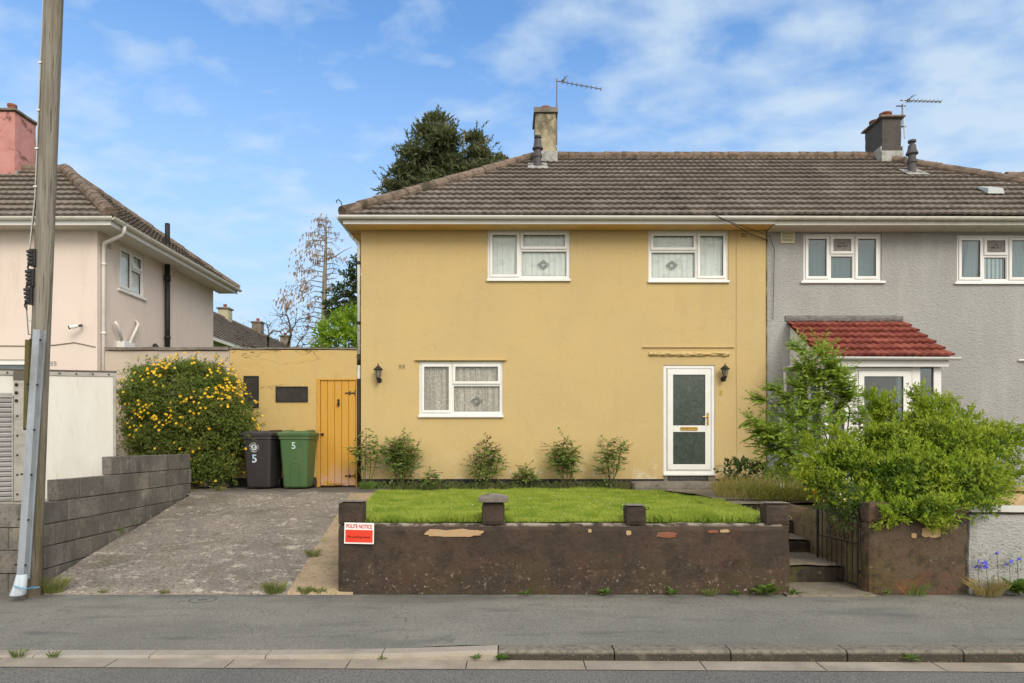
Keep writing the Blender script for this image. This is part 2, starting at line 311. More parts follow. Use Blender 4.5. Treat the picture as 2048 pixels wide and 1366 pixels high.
kerb_m = M('dark_concrete_kerb', S(128,122,110,K), .95, [dict(s=20, c=S(92,88,78,K), lo=.45, hi=.65, f=.8), dict(s=4, c=S(150,142,128,K), lo=.55, hi=.7, f=.6), dict(s=5, c=S(58,54,45,K), lo=.15, hi=.42, f=.9, z=(-.028,-.045,0,1)), dict(s=60, c=S(170,162,148,K), lo=.6, hi=.7, f=.5)], [(60,.8,.008)])
kerb_l = M('pale_concrete_kerb', S(164,157,146,K), .95, [dict(s=2.2, c=S(126,120,108,K), lo=.5, hi=.68, f=.7),dict(s=6, c=S(158,148,134,K), lo=.45, hi=.65, f=.7), dict(s=60, c=S(130,122,110,K), lo=.55, hi=.7, f=.6)], [(70,.6,.006)], island=[S(166,156,142,K)])
channel_m = M('concrete_channel', S(156,147,134,K), .95, [dict(s=1.8, c=S(122,114,103,K), lo=.5, hi=.68, f=.7),dict(s=5, c=S(146,136,122,K), lo=.45, hi=.65, f=.7), dict(s=70, c=S(120,112,102,K), lo=.55, hi=.7, f=.6), dict(s=2, c=S(186,176,160,K), lo=.52, hi=.7, f=.6)], [(70,.6,.006)], island=[S(158,146,130,K)])
drive_m = M('worn_concrete_drive', S(148,139,128,K), .95, [
    dict(s=1.2, c=S(122,114,105,K), lo=.42, hi=.6, f=.8), dict(s=5, c=S(200,190,174,K), lo=.55, hi=.62, f=.9, st=(.8,1,1), r=.75, d=9), dict(s=30, c=S(92,84,75,K), lo=.5, hi=.62, f=.8), dict(s=1.0, c=S(108,104,84,K), lo=.55, hi=.68, f=.6), dict(s=11, c=S(196,187,172,K), lo=.6, hi=.66, f=.75, r=.7), dict(s=22, c=S(186,176,160,K), lo=.62, hi=.68, f=.7),
    dict(s=75, c=S(70,64,58,K), lo=.55, hi=.66, f=.7), dict(s=2.2, c=S(90,84,66,K), lo=.56, hi=.66, f=.5), dict(s=2, c=S(84,80,76,K), lo=.35, hi=.5, f=.8, y=(11.3,11.9,0,1))], [(30,.5,.012),(90,.5,.005)])
strip_m = M('sandy_concrete', S(172,152,124,K), .95, [dict(s=2.4, c=S(142,126,104,K), lo=.42, hi=.62, f=.7), dict(s=20, c=S(112,100,84,K), lo=.54, hi=.66, f=.7), dict(s=3, c=S(120,122,66,K), lo=.58, hi=.68, f=.5), dict(s=70, c=S(196,182,158,K), lo=.6, hi=.7, f=.6)], [(50,.7,.01)])
pathc = M('path_concrete', S(140,130,116,K), .95, [dict(s=2.4, c=S(112,104,92,K), lo=.42, hi=.62, f=.7), dict(s=20, c=S(92,85,74,K), lo=.54, hi=.66, f=.7), dict(s=4, c=S(110,108,66,K), lo=.56, hi=.68, f=.6)], [(50,.7,.01)])
step_dark = M('mossy_dark_step', S(62,56,48,K), .95, [dict(s=6, c=S(46,42,36,K), lo=.45, hi=.62, f=.8), dict(s=14, c=S(120,112,96,K), lo=.6, hi=.7, f=.6), dict(s=4, c=S(92,92,52,K), lo=.54, hi=.66, f=.7)], [(30,.7,.015)])
soil = M('soil', S(84,68,50,K), 1, [dict(s=8, c=S(56,46,34,K), lo=.42, hi=.62, f=.8), dict(s=3, c=S(92,98,44,K), lo=.5, hi=.65, f=.6)], [(20,.9,.03)])
turf = M('turf', S(92,118,34,K), 1, [dict(s=5, c=S(74,98,26,K), lo=.42, hi=.62, f=.8)], [(30,.9,.03)])
ground_m = M('far_ground', S(96,104,66,K), 1, [dict(s=.4, c=S(120,116,92,K), lo=.42, hi=.62, f=.8)])
wood_pole = M('weathered_pole_timber', S(148,142,131,K), .9, [dict(s=5, c=S(118,111,101,K), lo=.44, hi=.6, f=.85, st=(6,6,.22)), dict(s=14, c=S(58,50,42,K), lo=.58, hi=.66, f=.9, st=(6,6,.1)), dict(s=10, c=S(156,146,130,K), lo=.55, hi=.7, f=.6, st=(6,6,.2)), dict(s=1.4, c=S(104,98,62,K), lo=.5, hi=.66, f=.6, st=(2,2,.4)), dict(s=2, c=S(92,80,58,K), lo=.35, hi=.55, f=.7, z=(1.2,.2,0,1))], [(12,1,.015,(6,6,.15)),(40,.6,.006,(3,3,.4))])
galv = M('galvanised_steel', S(168,176,184,K), .42, [dict(s=7, c=S(140,150,160,K), lo=.45, hi=.65, f=.7, st=(2,2,.4)), dict(s=20, c=S(190,196,200,K), lo=.58, hi=.72, f=.5), dict(s=2, c=S(120,116,108,K), lo=.58, hi=.72, f=.4)], metal=.35, spec=.5)
clearp = M('cloudy_plastic', S(212,222,230,K), .35, [dict(s=12, c=S(180,194,206,K), lo=.45, hi=.65, f=.7, st=(2,2,.3))], [(14,.5,.02,(2,2,.4))], spec=.5)
bluetie = M('blue_cord', S(96,158,196,K), .6)
truck_w = M('off_white_panel', S(226,223,214,K), .5, [dict(s=2.2, c=S(210,206,196,K), lo=.42, hi=.65, f=.7, st=(1.5,1.5,.4)), dict(s=9, c=S(196,190,178,K), lo=.58, hi=.72, f=.5, st=(2,2,.3)), dict(k='v', s=3.1, c=S(150,92,60,K), lo=.02, hi=.01, f=.8), dict(s=3, c=S(180,178,168,K), lo=.45, hi=.66, f=.5, z=(1.1,.8,0,1))], [(6,.08,.01)], spec=.4)
truck_g = M('grey_metal_trim', S(176,172,164,K), .5, [dict(s=6, c=S(146,142,134,K), lo=.45, hi=.65, f=.7), dict(s=20, c=S(110,100,88,K), lo=.6, hi=.72, f=.5)], metal=.2, spec=.4)
shutter_m = M('grey_roller_shutter', S(166,166,164,K), .5, [dict(s=3, c=S(146,146,144,K), lo=.45, hi=.65, f=.7)], metal=.2, spec=.4)
orange = M('orange_marker', S(206,98,52), .4, spec=.5)
bin_g = M('green_bin_plastic', S(72,102,62,K), .5, [dict(s=4, c=S(88,112,70,K), lo=.45, hi=.65, f=.5), dict(s=40, c=S(56,84,50,K), lo=.55, hi=.7, f=.3), dict(s=3, c=S(112,122,88,K), lo=.5, hi=.7, f=.5, z=(1.62,1.8,0,1))], [(60,.1,.004)], spec=.4)
bin_d = M('charcoal_bin_plastic', S(54,51,52,K), .5, [dict(s=4, c=S(64,60,60,K), lo=.45, hi=.65, f=.5), dict(s=3, c=S(98,92,94,K), lo=.45, hi=.66, f=.6, z=(1.66,1.82,0,1))], [(60,.1,.004)], spec=.4)
white_print = M('white_print', S(206,210,212,K), .6, [dict(s=40, c=S(150,154,156,K), lo=.5, hi=.65, f=.5)])
blue_print = M('pale_blue_print', S(160,200,224,K), .6, [dict(s=14, c=S(228,234,236,K), lo=.45, hi=.6, f=.9)])
green_print = M('mint_print', S(186,222,214,K), .6)
door_y = M('ochre_door_paint', S(206,160,72,K), .6, [dict(s=4, c=S(204,146,50,K), lo=.45, hi=.65, f=.7, st=(4,4,.3)), dict(s=9, c=S(184,128,42,K), lo=.58, hi=.72, f=.5, st=(4,4,.3)), dict(s=4.5, c=S(204,164,140,K), lo=.44, hi=.52, f=.9, z=(1.3,.88,0,1)), dict(s=9, c=S(84,62,40,K), lo=.46, hi=.56, f=.9, z=(.9,.78,0,1))], [(20,.3,.005,(4,4,.3))], island=[S(198,150,64,K)])
door_f = M('ochre_frame_paint', S(202,154,70,K), .6, [dict(s=6, c=S(186,132,52,K), lo=.48, hi=.66, f=.7, st=(3,3,.4))])
board = M('blackboard_panel', S(52,49,46,K), .7, [dict(s=4, c=S(72,68,62,K), lo=.45, hi=.65, f=.7, st=(1,1,2))])
sign_w = M('white_sign', S(236,234,232), .5); sign_r = M('red_sign', S(222,70,48), .5, [dict(s=4, c=S(206,58,42), lo=.45, hi=.65, f=.6)]); sign_t = M('red_letters', S(190,40,40), .5); sign_d = M('dark_red_letters', S(120,26,22), .5)
bark = M('bark', S(92,78,62,K), .95, [dict(s=8, c=S(60,50,40,K), lo=.45, hi=.62, f=.8, st=(3,3,.4)), dict(s=3, c=S(110,102,70,K), lo=.54, hi=.66, f=.6)], [(20,.9,.02,(3,3,.3))])
bark_grey = M('pale_grey_bark', S(150,142,128,K), .95, [dict(s=6, c=S(96,88,76,K), lo=.45, hi=.62, f=.8, st=(3,3,.4))], [(20,.7,.02,(3,3,.3))])
twig_m = M('thin_stem', S(92,84,56,K), .8, [dict(s=6, c=S(78,96,50,K), lo=.45, hi=.62, f=.8)])
wire = M('dark_cable', S(58,56,54,K), .6)
alu = M('dull_aluminium', S(120,118,116,K), .5, metal=.4)
cream_vent = M('cream_vent_plastic', S(226,220,188,K), .6)
pipe_w = M('white_pipe_plastic', S(230,226,220,K), .4, [dict(s=3, c=S(212,206,198,K), lo=.45, hi=.65, f=.7)], spec=.45)
lens_m = M('lantern_glass', S(120,124,112), .15, [dict(s=30, c=S(160,162,150), lo=.45, hi=.65, f=.6)], spec=.6)
# ------------------------------------------------------------------ ground, road, pavement, drive
HW = 13.0                                                   # distance of the house fronts
G0 = .79                                                    # garden level above the pavement
def road_z(x): return -.092-.005*max(-9, min(9, x))
def lift(x):                                                # 0 where the kerb is dropped for the drive, 1 at full height
    return max(0, min(1, (x+1.28)/.85)) if x < 0 else 1.0
def kerb_top(x): return -.052+.04*lift(x) if x < 0 else -.012
def drive_z(y): return max(0, min(G0, .184*(y-7.3)))

def grid(xs, ys, zf):
    mb = MB(); n = len(ys)
    for x in xs:
        for y in ys: mb.v.append((x, y, zf(x, y)))
    for i in range(len(xs)-1):
        for j in range(n-1): mb.f.append((i*n+j, (i+1)*n+j, (i+1)*n+j+1, i*n+j+1))
    return mb
def lsp(a, b, n): return [a+(b-a)*i/n for i in range(n+1)]

structure(grid([-400,-60,-20,0,20,60,400], [-300,-60,-9,5,7.6,9,12.5,21,60,300,900], lambda x, y: -.35 if y < 8 else (.3 if y < 13 else .6)).build('ground', ground_m))
structure(grid(lsp(-30, 30, 60), [-8,-4,0,3,4.4,5.22], lambda x, y: road_z(x)-.006+(-.0 if y > 4 else .02)).build('road', road_m))
ch = MB(); x = -14.0; k = 0
while x < 14:
    w = .91; zb = road_z(x)
    ch.add([(x+.004,5.148,road_z(x)),(x+w-.004,5.148,road_z(x+w)),(x+w-.004,5.352,road_z(x+w)+.004),(x+.004,5.352,road_z(x)+.004)], [(0,1,2,3)]); x += w
structure(ch.build('road_channel', channel_m))
kd = MB(); kl = MB(); x = -14.0+.18
while x < 14:
    w = .914; x0, x1 = x+.004, x+w-.004; target = kl if x0+.3 < -.45 else kd
    t0, t1 = kerb_top(x0), kerb_top(x1); yb = 5.5
    prof = lambda xx, t: [(xx,5.352,road_z(xx)-.03),(xx,5.354,t-.034),(xx,5.362,t-.014),(xx,5.382,t-.003),(xx,yb,t),(xx,yb,-.3)]
    target.add(prof(x0,t0)+prof(x1,t1), [(i,i+1,i+7,i+6) for i in range(5)]+[(0,1,2,3,4,5),(6,7,8,9,10,11)]); x += w
structure(kd.build('kerb', kerb_m, bevel=.006)); structure(kl.build('kerb', kerb_l, bevel=.005))
kj = grid(lsp(-14,14,120), [5.36,5.5], lambda x, y: kerb_top(x)-.03); structure(kj.build('kerb_joint', mortar))
def pave_z(x, y):
    t = (y-5.5)/1.8; e = kerb_top(x)-.002
    return (e+(0-e)*min(1, t*(1.6 if x < -.4 else 1)))+mnoise.noise(Vector((x*.7,y*1.3,0)))*.006*(1 if .03 < t < .95 else 0)
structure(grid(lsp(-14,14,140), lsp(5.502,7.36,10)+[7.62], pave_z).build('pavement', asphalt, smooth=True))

def edge_l(y): return -5.2-.045*(y-7.45)
def drive_right(y): return -2.38-.075*(y-7.4)
drv = MB(); ys = lsp(7.3,11.4,26)+lsp(11.5,13.02,8); n = 30; ys = [7.27]+ys
for j, y in enumerate(ys):
    xl, xr = (edge_l(y)+.0 if y < 11.5 else -8.2), (drive_right(y) if y < 11.3 else -2.2)
    for i in range(n+1):
        xx = xl+(xr-xl)*i/n; drv.v.append((xx, y, drive_z(y)+(.008 if y > 7.28 else -.05)+mnoise.noise(Vector((xx*.8,y*.8,3)))*.02+mnoise.noise(Vector((xx*3,y*3,3)))*.006))
for j in range(len(ys)-1):
    for i in range(n): a = j*(n+1)+i; drv.f.append((a,a+1,a+n+2,a+n+1))
structure(drv.build('driveway', drive_m, smooth=True))
stp = MB(); ys2 = [7.275]+lsp(7.3,11.5,20)
for y in ys2:
    for t in (0,.5,1): 
        a, b = drive_right(y)-.03, -1.7; xx = a+(b-a)*t; stp.v.append((xx, y, drive_z(y)+(.022 if y > 7.28 else -.06)+mnoise.noise(Vector((xx*2,y*2,5)))*.01))
for j in range(len(ys2)-1):
    for i in range(2): a = j*3+i; stp.f.append((a,a+1,a+4,a+3))
structure(stp.build('drive_edge_strip', strip_m, smooth=True))
# lawn block with its low retaining side along the drive
def lawn_left(y): return -1.74-.118*(y-7.4)
lb = MB(); ys3 = lsp(7.42,12.62,20)
for y in ys3:
    for t in lsp(0,1,14): xx = lawn_left(y)+((2.72 if y < 10.0 else 4.3)-lawn_left(y))*t; lb.v.append((xx,y,G0-.035+mnoise.noise(Vector((xx,y,0)))*.015))
for j in range(len(ys3)-1):
    for i in range(14): a = j*15+i; lb.f.append((a,a+1,a+16,a+15))
structure(lb.build('lawn_soil', turf))
bed = grid(lsp(-2.9,2.4,10), [12.3,12.6,12.8,13.0], lambda x, y: G0-.02+mnoise.noise(Vector((x*2,y*2,0)))*.02); structure(bed.build('flower_bed', soil))
rb = MB()
for i in range(20):
    y0, y1 = 7.42+(12.9-7.42)*i/20, 7.42+(12.9-7.42)*(i+1)/20
    rb.add([(lawn_left(y0)-.1,y0,-.05),(lawn_left(y1)-.1,y1,-.05),(lawn_left(y1)-.1,y1,G0-.02),(lawn_left(y0)-.1,y0,G0-.02),(lawn_left(y0)+.02,y0,G0-.02),(lawn_left(y1)+.02,y1,G0-.02)], [(0,1,2,3),(3,2,5,4)])
structure(rb.build('lawn_edging', pathc))
# path, right-hand bed, neighbouring gardens
pth = MB()
pts_l = [(2.6,12.4),(3.02,11.2),(3.05,10.4),(2.95,10.08)]; pts_r = [(4.3,12.6),(3.92,11.4),(3.75,10.6),(3.74,10.08)]
pth.add([(*p,G0+.006) for p in pts_l]+[(*p,G0+.006) for p in pts_r], [(i,4+i,5+i,i+1) for i in range(3)])
structure(pth.build('garden_path', pathc))
structure(grid([3.76,4.1,4.4,4.86], [9.6,11,12,13.0], lambda x, y: G0-.015+(.02 if x > 3.8 else -.015)).build('flower_bed', soil))
structure(grid(lsp(3.86,12,12), lsp(7.45,13.0,8), lambda x, y: G0-.06+.05*mnoise.noise(Vector((x,y,1)))).build('front_garden_soil', soil))
structure(grid(lsp(-14,-5.45,8), lsp(7.5,13.0,8), lambda x, y: min(.72, .13*(y-7.3))).build('neighbour_driveway', pathc))
structure(grid([-30,-14], [7.4,13], lambda x, y: .3).build('verge', turf))
structure(grid([-40,-7.9,-2.9,4.8,13,40], [13.3,20,60], lambda x, y: .72).build('back_gardens', turf))

# ------------------------------------------------------------------ buildings: shared pieces
def wall_open(x0, x1, z0, z1, thick, ops, T, mb=None):
    """a wall sheet with real openings, reveals and thickness; T maps (along, inward, up) to the world"""
    mb = mb or MB()
    xs = sorted({x0, x1, *[o[0] for o in ops], *[o[1] for o in ops]}); zs = sorted({z0, z1, *[o[2] for o in ops], *[o[3] for o in ops]})
    for i in range(len(xs)-1):
        for j in range(len(zs)-1):
            cx, cz = (xs[i]+xs[i+1])/2, (zs[j]+zs[j+1])/2
            if any(o[0] < cx < o[1] and o[2] < cz < o[3] for o in ops): continue
            for d in (0, thick): mb.add([T(xs[i],d,zs[j]),T(xs[i+1],d,zs[j]),T(xs[i+1],d,zs[j+1]),T(xs[i],d,zs[j+1])], [(0,1,2,3)])
    for o in list(ops)+[(x0,x1,z0,z1)]:
        a, b, c, d = o
        for p, q in (((a,c),(b,c)),((b,c),(b,d)),((b,d),(a,d)),((a,d),(a,c))):
            mb.add([T(p[0],0,p[1]),T(q[0],0,q[1]),T(q[0],thick,q[1]),T(p[0],thick,p[1])], [(0,1,2,3)])
    return mb

def curtain_mb(a0, a1, z0, z1, d, T, amp=.018, waves=9):
    mb = MB(); n = 60
    for i in range(n+1):
        t = i/n; a = a0+(a1-a0)*t; ph = t*waves*2*PI
        for z in (z0, (z0+z1)/2, z1): mb.v.append(T(a, d+amp*math.sin(ph+.6*math.sin(ph*.37))+amp*.5*math.sin(ph*2.3), z))
    for i in range(n):
        for j in range(2): k = i*3+j; mb.f.append((k,k+3,k+4,k+1))
    return mb

def window(parent, T, a0, a1, z0, z1, cells, curtain, gl, sill=.0, sill_h=.045, mat_f=None, deco=(), depth=.03, curtain_part='curtain', cd=.05):
    """cells: (a0,a1,z0,z1,opening_sash) in metres; frame + gasket are one mesh, panes, curtain and sill are sub-parts"""
    mat_f = mat_f or upvc
    zb = z0+sill_h; fr = MB(); fr.ring(a0,a1,zb,z1,.034,depth-.004,depth+.07,T)
    gk = MB(); panes = []
    for (c0,c1,b0,b1,sash) in cells:
        fr.ring(c0,c1,b0,b1,.024,depth,depth+.065,T)
        if sash:
            i = .014; fr.ring(c0+i,c1-i,b0+i,b1-i,.05,depth-.022,depth+.04,T); g = i+.05; gd = depth-.003
        else: g = .024; gd = depth+.02; fr.ring(c0+g,c1-g,b0+g,b1-g,.012,depth+.012,depth+.04,T); g += .012
        gk.ring(c0+g,c1-g,b0+g,b1-g,.006,gd,gd+.02,T); panes.append((c0+g+.003,c1-g-.003,b0+g+.003,b1-g-.003,gd+.008))
    w = fr.build('window', mat_f, parent, bevel=.003); gk.build('gasket', gasket, w)
    for p in panes: MB().box(p[0],p[1],p[4],p[4]+.006,p[2],p[3],T).build('pane', gl, w)
    if sill_h: MB().box(a0-sill,a1+sill,-.045,depth+.06,z0,zb-.002,T).build('sill', mat_f, w, bevel=.004)
    if curtain: curtain_mb(a0+.02,a1-.02,zb+.02,z1-.02,depth+cd,T,.007,waves=max(5,int((a1-a0)*9))).build(curtain_part, curtain, w)
    for ca, cz, d in deco:                                  # lead diamond on the glass
        mb = MB(); hw, hz = .105, .085
        for s in (1, .62):
            o = [(ca-hw*s,cz),(ca,cz+hz*s),(ca+hw*s,cz),(ca,cz-hz*s)]
            for i in range(4):
                p, q = o[i], o[(i+1) % 4]; dx, dz = q[0]-p[0], q[1]-p[1]; L_ = math.hypot(dx,dz); nx, nz = -dz/L_*.006, dx/L_*.006
                mb.prism([(p[0]-nx,p[1]-nz),(q[0]-nx,q[1]-nz),(q[0]+nx,q[1]+nz),(p[0]+nx,p[1]+nz)], d, d+.004, T)
        mb.build('lead_diamond', lead, w)
    return w

def tiles(mb, origin, u, v, ulen, vlen, planes, tw=.3, gauge=.365, seed=1, amp=.017, lift_=.045):
    """interlocking wavy roof tiles laid in courses on a slope, cut along hips; every tile an island"""
    u = Vector(u).normalized(); v = Vector(v).normalized(); n = u.cross(v).normalized(); o = Vector(origin); rnd = random.Random(seed)
    bm = bmesh.new(); nc = 8
    for j in range(int(vlen/gauge)+1):
        for i in range(int(ulen/tw)+2):
            dz = rnd.uniform(-.003,.004); dl = rnd.uniform(-.006,.006); tl = rnd.uniform(-.004,.004)
            for row in (0,):
                cols = []
                for c in range(nc+1):
                    s = c/nc; ph = (s*2) % 1.0; h = amp*max(0, math.sin(PI*min(1, ph*1.12)))**.8 if c < nc else 0
                    p = o+u*((i-.5)*tw+s*tw*1.0)
                    vb = j*gauge+dl; vt = (j+1)*gauge+.03
                    cols.append([bm.verts.new(p+v*vt+n*(h*.9-.006)), bm.verts.new(p+v*vb+n*(h+lift_+dz+tl*(s-.5))), bm.verts.new(p+v*(vb+.006)+n*(h*.75+lift_*.42+dz-.012))])
                for c in range(nc):
                    a, b = cols[c], cols[c+1]
                    bm.faces.new((a[0],a[1],b[1],b[0])); bm.faces.new((a[1],a[2],b[2],b[1]))
    for co, no in planes:
        bmesh.ops.bisect_plane(bm, geom=bm.verts[:]+bm.edges[:]+bm.faces[:], plane_co=co, plane_no=no, clear_outer=True)
    bm.verts.index_update()
    mb.add([x.co for x in bm.verts], [[x.index for x in f.verts] for f in bm.faces]); bm.free(); return mb

def ridge_line(mb, p, q, r=.115, seg=.42, sink=.045, seed=3):
    p, q = Vector(p), Vector(q); L_ = (q-p).length; n = max(1, round(L_/seg)); d = (q-p)/n; rnd = random.Random(seed)
    for i in range(n):
        a = p+d*i+Vector((0,0,-sink+rnd.uniform(-.006,.006))); mb.tube([a-d*.04, a+d*.98], [r*1.04, r*.94], 12)
    return mb

def sheet(mb, pts, th=.04):
    mb.add([Vector(p) for p in pts]+[Vector(p)-Vector((0,0,th)) for p in pts], [tuple(range(len(pts))), tuple(range(2*len(pts)-1,len(pts)-1,-1))]+[(i,(i+1) % len(pts),len(pts)+(i+1) % len(pts),len(pts)+i) for i in range(len(pts))]); return mb

TF = lambda a, d, z: (a, HW+d, z)                           # front walls face the street
EY, EZ = 12.53, 5.83; RY, RZ = 16.7, 8.63; PX = 4.857       # eaves, ridge, party line
XL, XA, XB, XR = -3.12, .55, 8.75, 12.5
BY = 2*RY-EY

def gutter_mb(p, q, r=.055):
    """half-round gutter between two points along x or y, with brackets and unions"""
    p, q = Vector(p), Vector(q); d = (q-p).normalized(); s = Vector((-d.y,d.x,0)); mb = MB(); n = 9; vs = []
    for e in (p, q):
        for rr in (r, r-.006):
            for k in range(n+1):
                t = PI+PI*k/n; vs.append(e+s*math.cos(t)*rr+Vector((0,0,1))*math.sin(t)*rr)
    m = n+1; fs = []
    for k in range(n): fs += [(k,k+1,2*m+k+1,2*m+k), (m+k,3*m+k,3*m+k+1,m+k+1), (k,m+k,m+k+1,k+1), (2*m+k,2*m+k+1,3*m+k+1,3*m+k)]
    fs += [(0,2*m,3*m,m),(n,m+n,3*m+n,2*m+n)]
    mb.add(vs, fs); L_ = (q-p).length; x = .5
    while x < L_:
        c = p+d*x; rr = r+.005; vs = []
        for e in (-.022,.022):
            for k in range(n+1):
                t = PI+PI*k/n; vs.append(c+d*e+s*math.cos(t)*rr+Vector((0,0,1))*math.sin(t)*rr)
        mb.add(vs, [(k,k+1,m+k+1,m+k) for k in range(n)]); x += .95
    return mb

def airbrick(parent, T, a, z, w=.15, h=.085, mat=None, name='airbrick'):
    mb = MB()
    mb.box(a-w/2,a+w/2,-.004,.01,z-h/2,z+h/2,T)
    o = mb.build(name, mat or yel, parent, bevel=.002); sl = MB()
    for i in range(2):
        for k in range(3): sl.box(a-w*.38+i*w*.42, a-w*.38+i*w*.42+w*.34, -.006,.0, z-h*.36+k*h*.3, z-h*.36+k*h*.3+h*.12, T)
    sl.build('slot', blackpaint, o); return o

def chimney(parent, x0, x1, y0, y1, zb, zt, mat, pots, cap_over=.05, cap_h=.07, band=None):
    c = rough_box(x0,x1,y0,y1,zb,zt,.12,.01,.012).build('chimney', mat, parent)
    rough_box(x0-cap_over,x1+cap_over,y0-cap_over,y1+cap_over,zt,zt+cap_h,.1,.008,.012).build('chimney_cap', conc, c)
    for px, py, r, h in pots: MB().lathe((px,py,zt+cap_h-.005), [(r*1.05,0),(r,.02),(r*.92,h*.7),(r*1.08,h*.8),(r*1.08,h),(r*.8,h)], 16).build('chimney_pot', terra, c, smooth=False)
    fl = MB(); fl.box(x0-.02,x1+.02,y0-.03,y0+.0,zb+.0,zb+.3).box(x0-.03,x0-.002,y0,y0+.35,zb+.02,zb+.42).box(x1+.002,x1+.03,y0,y0+.35,zb+.02,zb+.42)
    zr = EZ+(RZ-EZ)/(RY-EY)*(y0-.2-EY) if y0 > 16 else zb
    fl.build('flashing', leadflash, c, bevel=.006); return c

# ------------------------------------------------------------------ yellow house
yh = thing('semi_detached_house', (1,HW,0), 'yellow rendered house with white front door, brown tiled roof and three white windows', 'house')
W1 = (WX(975,HW), WX(1140,HW), WZ(563,HW), WZ(459,HW)); W2 = (WX(1297,HW), WX(1457,HW), WZ(566,HW), WZ(461,HW)); W3 = (WX(838,HW), WX(1006,HW), WZ(835,HW), WZ(723,HW))
DR = (WX(1327,HW), WX(1430,HW), .94, WZ(730,HW))
YX0 = WX(722,HW); SOF = 5.69; PLZ = WZ(958,HW)
wl = wall_open(YX0,PX,PLZ,SOF+.02,.25,[W1,W2,W3,(DR[0],DR[1],PLZ,DR[3])],TF)
for xx in (YX0,):                                            # side and back walls
    wl.add([(xx,HW,.5),(xx,BY-.45,.5),(xx,BY-.45,SOF+.02),(xx,HW,SOF+.02)], [(0,1,2,3)])
wl.add([(YX0,BY-.45,.5),(PX,BY-.45,.5),(PX,BY-.45,SOF),(YX0,BY-.45,SOF)], [(0,1,2,3)])
wl.build('wall', yel, yh)
wall_open(YX0+.0,PX,.5,PLZ-.002,.25,[(DR[0]-.02,DR[1]+.02,.52,PLZ-.002)],lambda a,d,z:(a,HW+.008+d,z)).build('plinth', plinth_m, yh)
MB().box(YX0+.3,PX-.02,HW+.9,HW+.95,.6,SOF).box(YX0+.3,PX-.02,HW+.3,HW+.9,3.3,3.34).build('room_partition', M('interior_plaster', S(150,146,136), .9), yh)
def cells3(w, split, zsplit, left_full=True):               # casement beside a top light over a fixed pane
    a0,a1,b0,b1 = w; o = .034; b0 += .045+o; b1 -= o; a0 += o; a1 -= o
    if left_full: return [(a0,split,b0,b1,1),(split,a1,zsplit,b1,1),(split,a1,b0,zsplit,0)]
    return [(a0,split,zsplit,b1,1),(a0,split,b0,zsplit,0),(split,a1,b0,b1,1)]
window(yh,TF,*W1,cells3(W1,WX(1040,HW),WZ(499,HW)),net,glass,.012,deco=[(WX(1087,HW),WZ(528,HW),.044)])
window(yh,TF,*W2,cells3(W2,WX(1394,HW),WZ(501,HW),False),net,glass,.012,deco=[(WX(1345,HW),WZ(529,HW),.044)])
window(yh,TF,*W3,cells3(W3,WX(904,HW),WZ(769,HW)),net_dark,glass,.012,deco=[(WX(953,HW),WZ(802,HW),.044)])
MB().box(WX(830,HW),WX(1013,HW),HW-.05,HW-.0005,WZ(721.5,HW),WZ(718.5,HW)).build('drip_ledge', yel, yh, bevel=.006)
MB().box(WX(1285,HW),WX(1468,HW),HW-.03,HW-.0005,WZ(695.5,HW),WZ(693,HW)).build('drip_ledge', yel, yh, bevel=.004)
ml = MB(); n = 64                                            # lumpy strip of old render above the door
for i in range(n+1):
    t = i/n; xx = WX(1296,HW)+(WX(1460,HW)-WX(1296,HW))*t; zc = WZ(708.5,HW)
    h = .05+.03*mnoise.noise(Vector((xx*5,0,0))); dz = .02*mnoise.noise(Vector((xx*3,4,0)))
    for k in range(6):
        a = k/5; ml.v.append((xx, HW+.002-(.05+.035*mnoise.noise(Vector((xx*11,k*.9,1))))*math.sin(PI*a)*(0 if i in (0,n) else 1), zc+dz-h+2*h*a+.01*mnoise.noise(Vector((xx*14,k,7)))))
for i in range(n):
    for k in range(5): a = i*6+k; ml.f.append((a,a+6,a+7,a+1))
ml.build('render_scar', yel, yh)
# front door
d0,d1,dz0,dz1 = WX(1327,HW), WX(1430,HW), WZ(948,HW), WZ(730,HW)
dm = MB(); dm.ring(d0,d1,dz0,dz1,.062,HW+.02,HW+.09); dm.ring(d0+.07,d1-.07,dz0+.07,dz1-.07,.012,HW+.012,HW+.05)
i0,i1,j0,j1 = d0+.084,d1-.084,dz0+.084,dz1-.084
dm.ring(i0,i1,j0,j1,.1,HW+.004,HW+.06); zm0, zm1 = WZ(864,HW), WZ(851,HW); dm.box(i0+.1,i1-.1,HW+.006,HW+.06,zm0,zm1)
do = dm.build('front_door', upvc, yh, bevel=.004)
gs = MB(); gs.ring(i0+.1,i1-.1,zm1,j1-.1,.007,HW+.012,HW+.03); gs.ring(i0+.1,i1-.1,j0+.1,zm0,.007,HW+.012,HW+.03); gs.build('gasket', gasket, do)
for a, b in ((zm1,j1-.1),(j0+.1,zm0)): MB().box(i0+.105,i1-.105,HW+.02,HW+.028,a+.005,b-.005).build('pane', frost, do)
lt = MB(); lx0,lx1,lz = WX(1361,HW),WX(1395,HW),WZ(857.5,HW); lt.ring(lx0,lx1,lz-.032,lz+.032,.012,HW-.006,HW+.006).box(lx0+.012,lx1-.012,HW-.002,HW+.004,lz-.02,lz+.02); lt.build('letterbox', brass, do, bevel=.002)
hx, hz = WX(1415.5,HW), WZ(838,HW); hm = MB().box(hx-.017,hx+.017,HW-.006,HW+.004,hz-.12,hz+.12).tube([(hx,HW-.006,hz+.045),(hx,HW-.045,hz+.045),(hx-.03,HW-.052,hz+.046),(hx-.11,HW-.05,hz+.042)],.009,8).lathe((hx,HW-.004,hz-.05),[(.008,-.008),(.008,.008)],10); hm.build('door_handle', brass, do, bevel=.002)
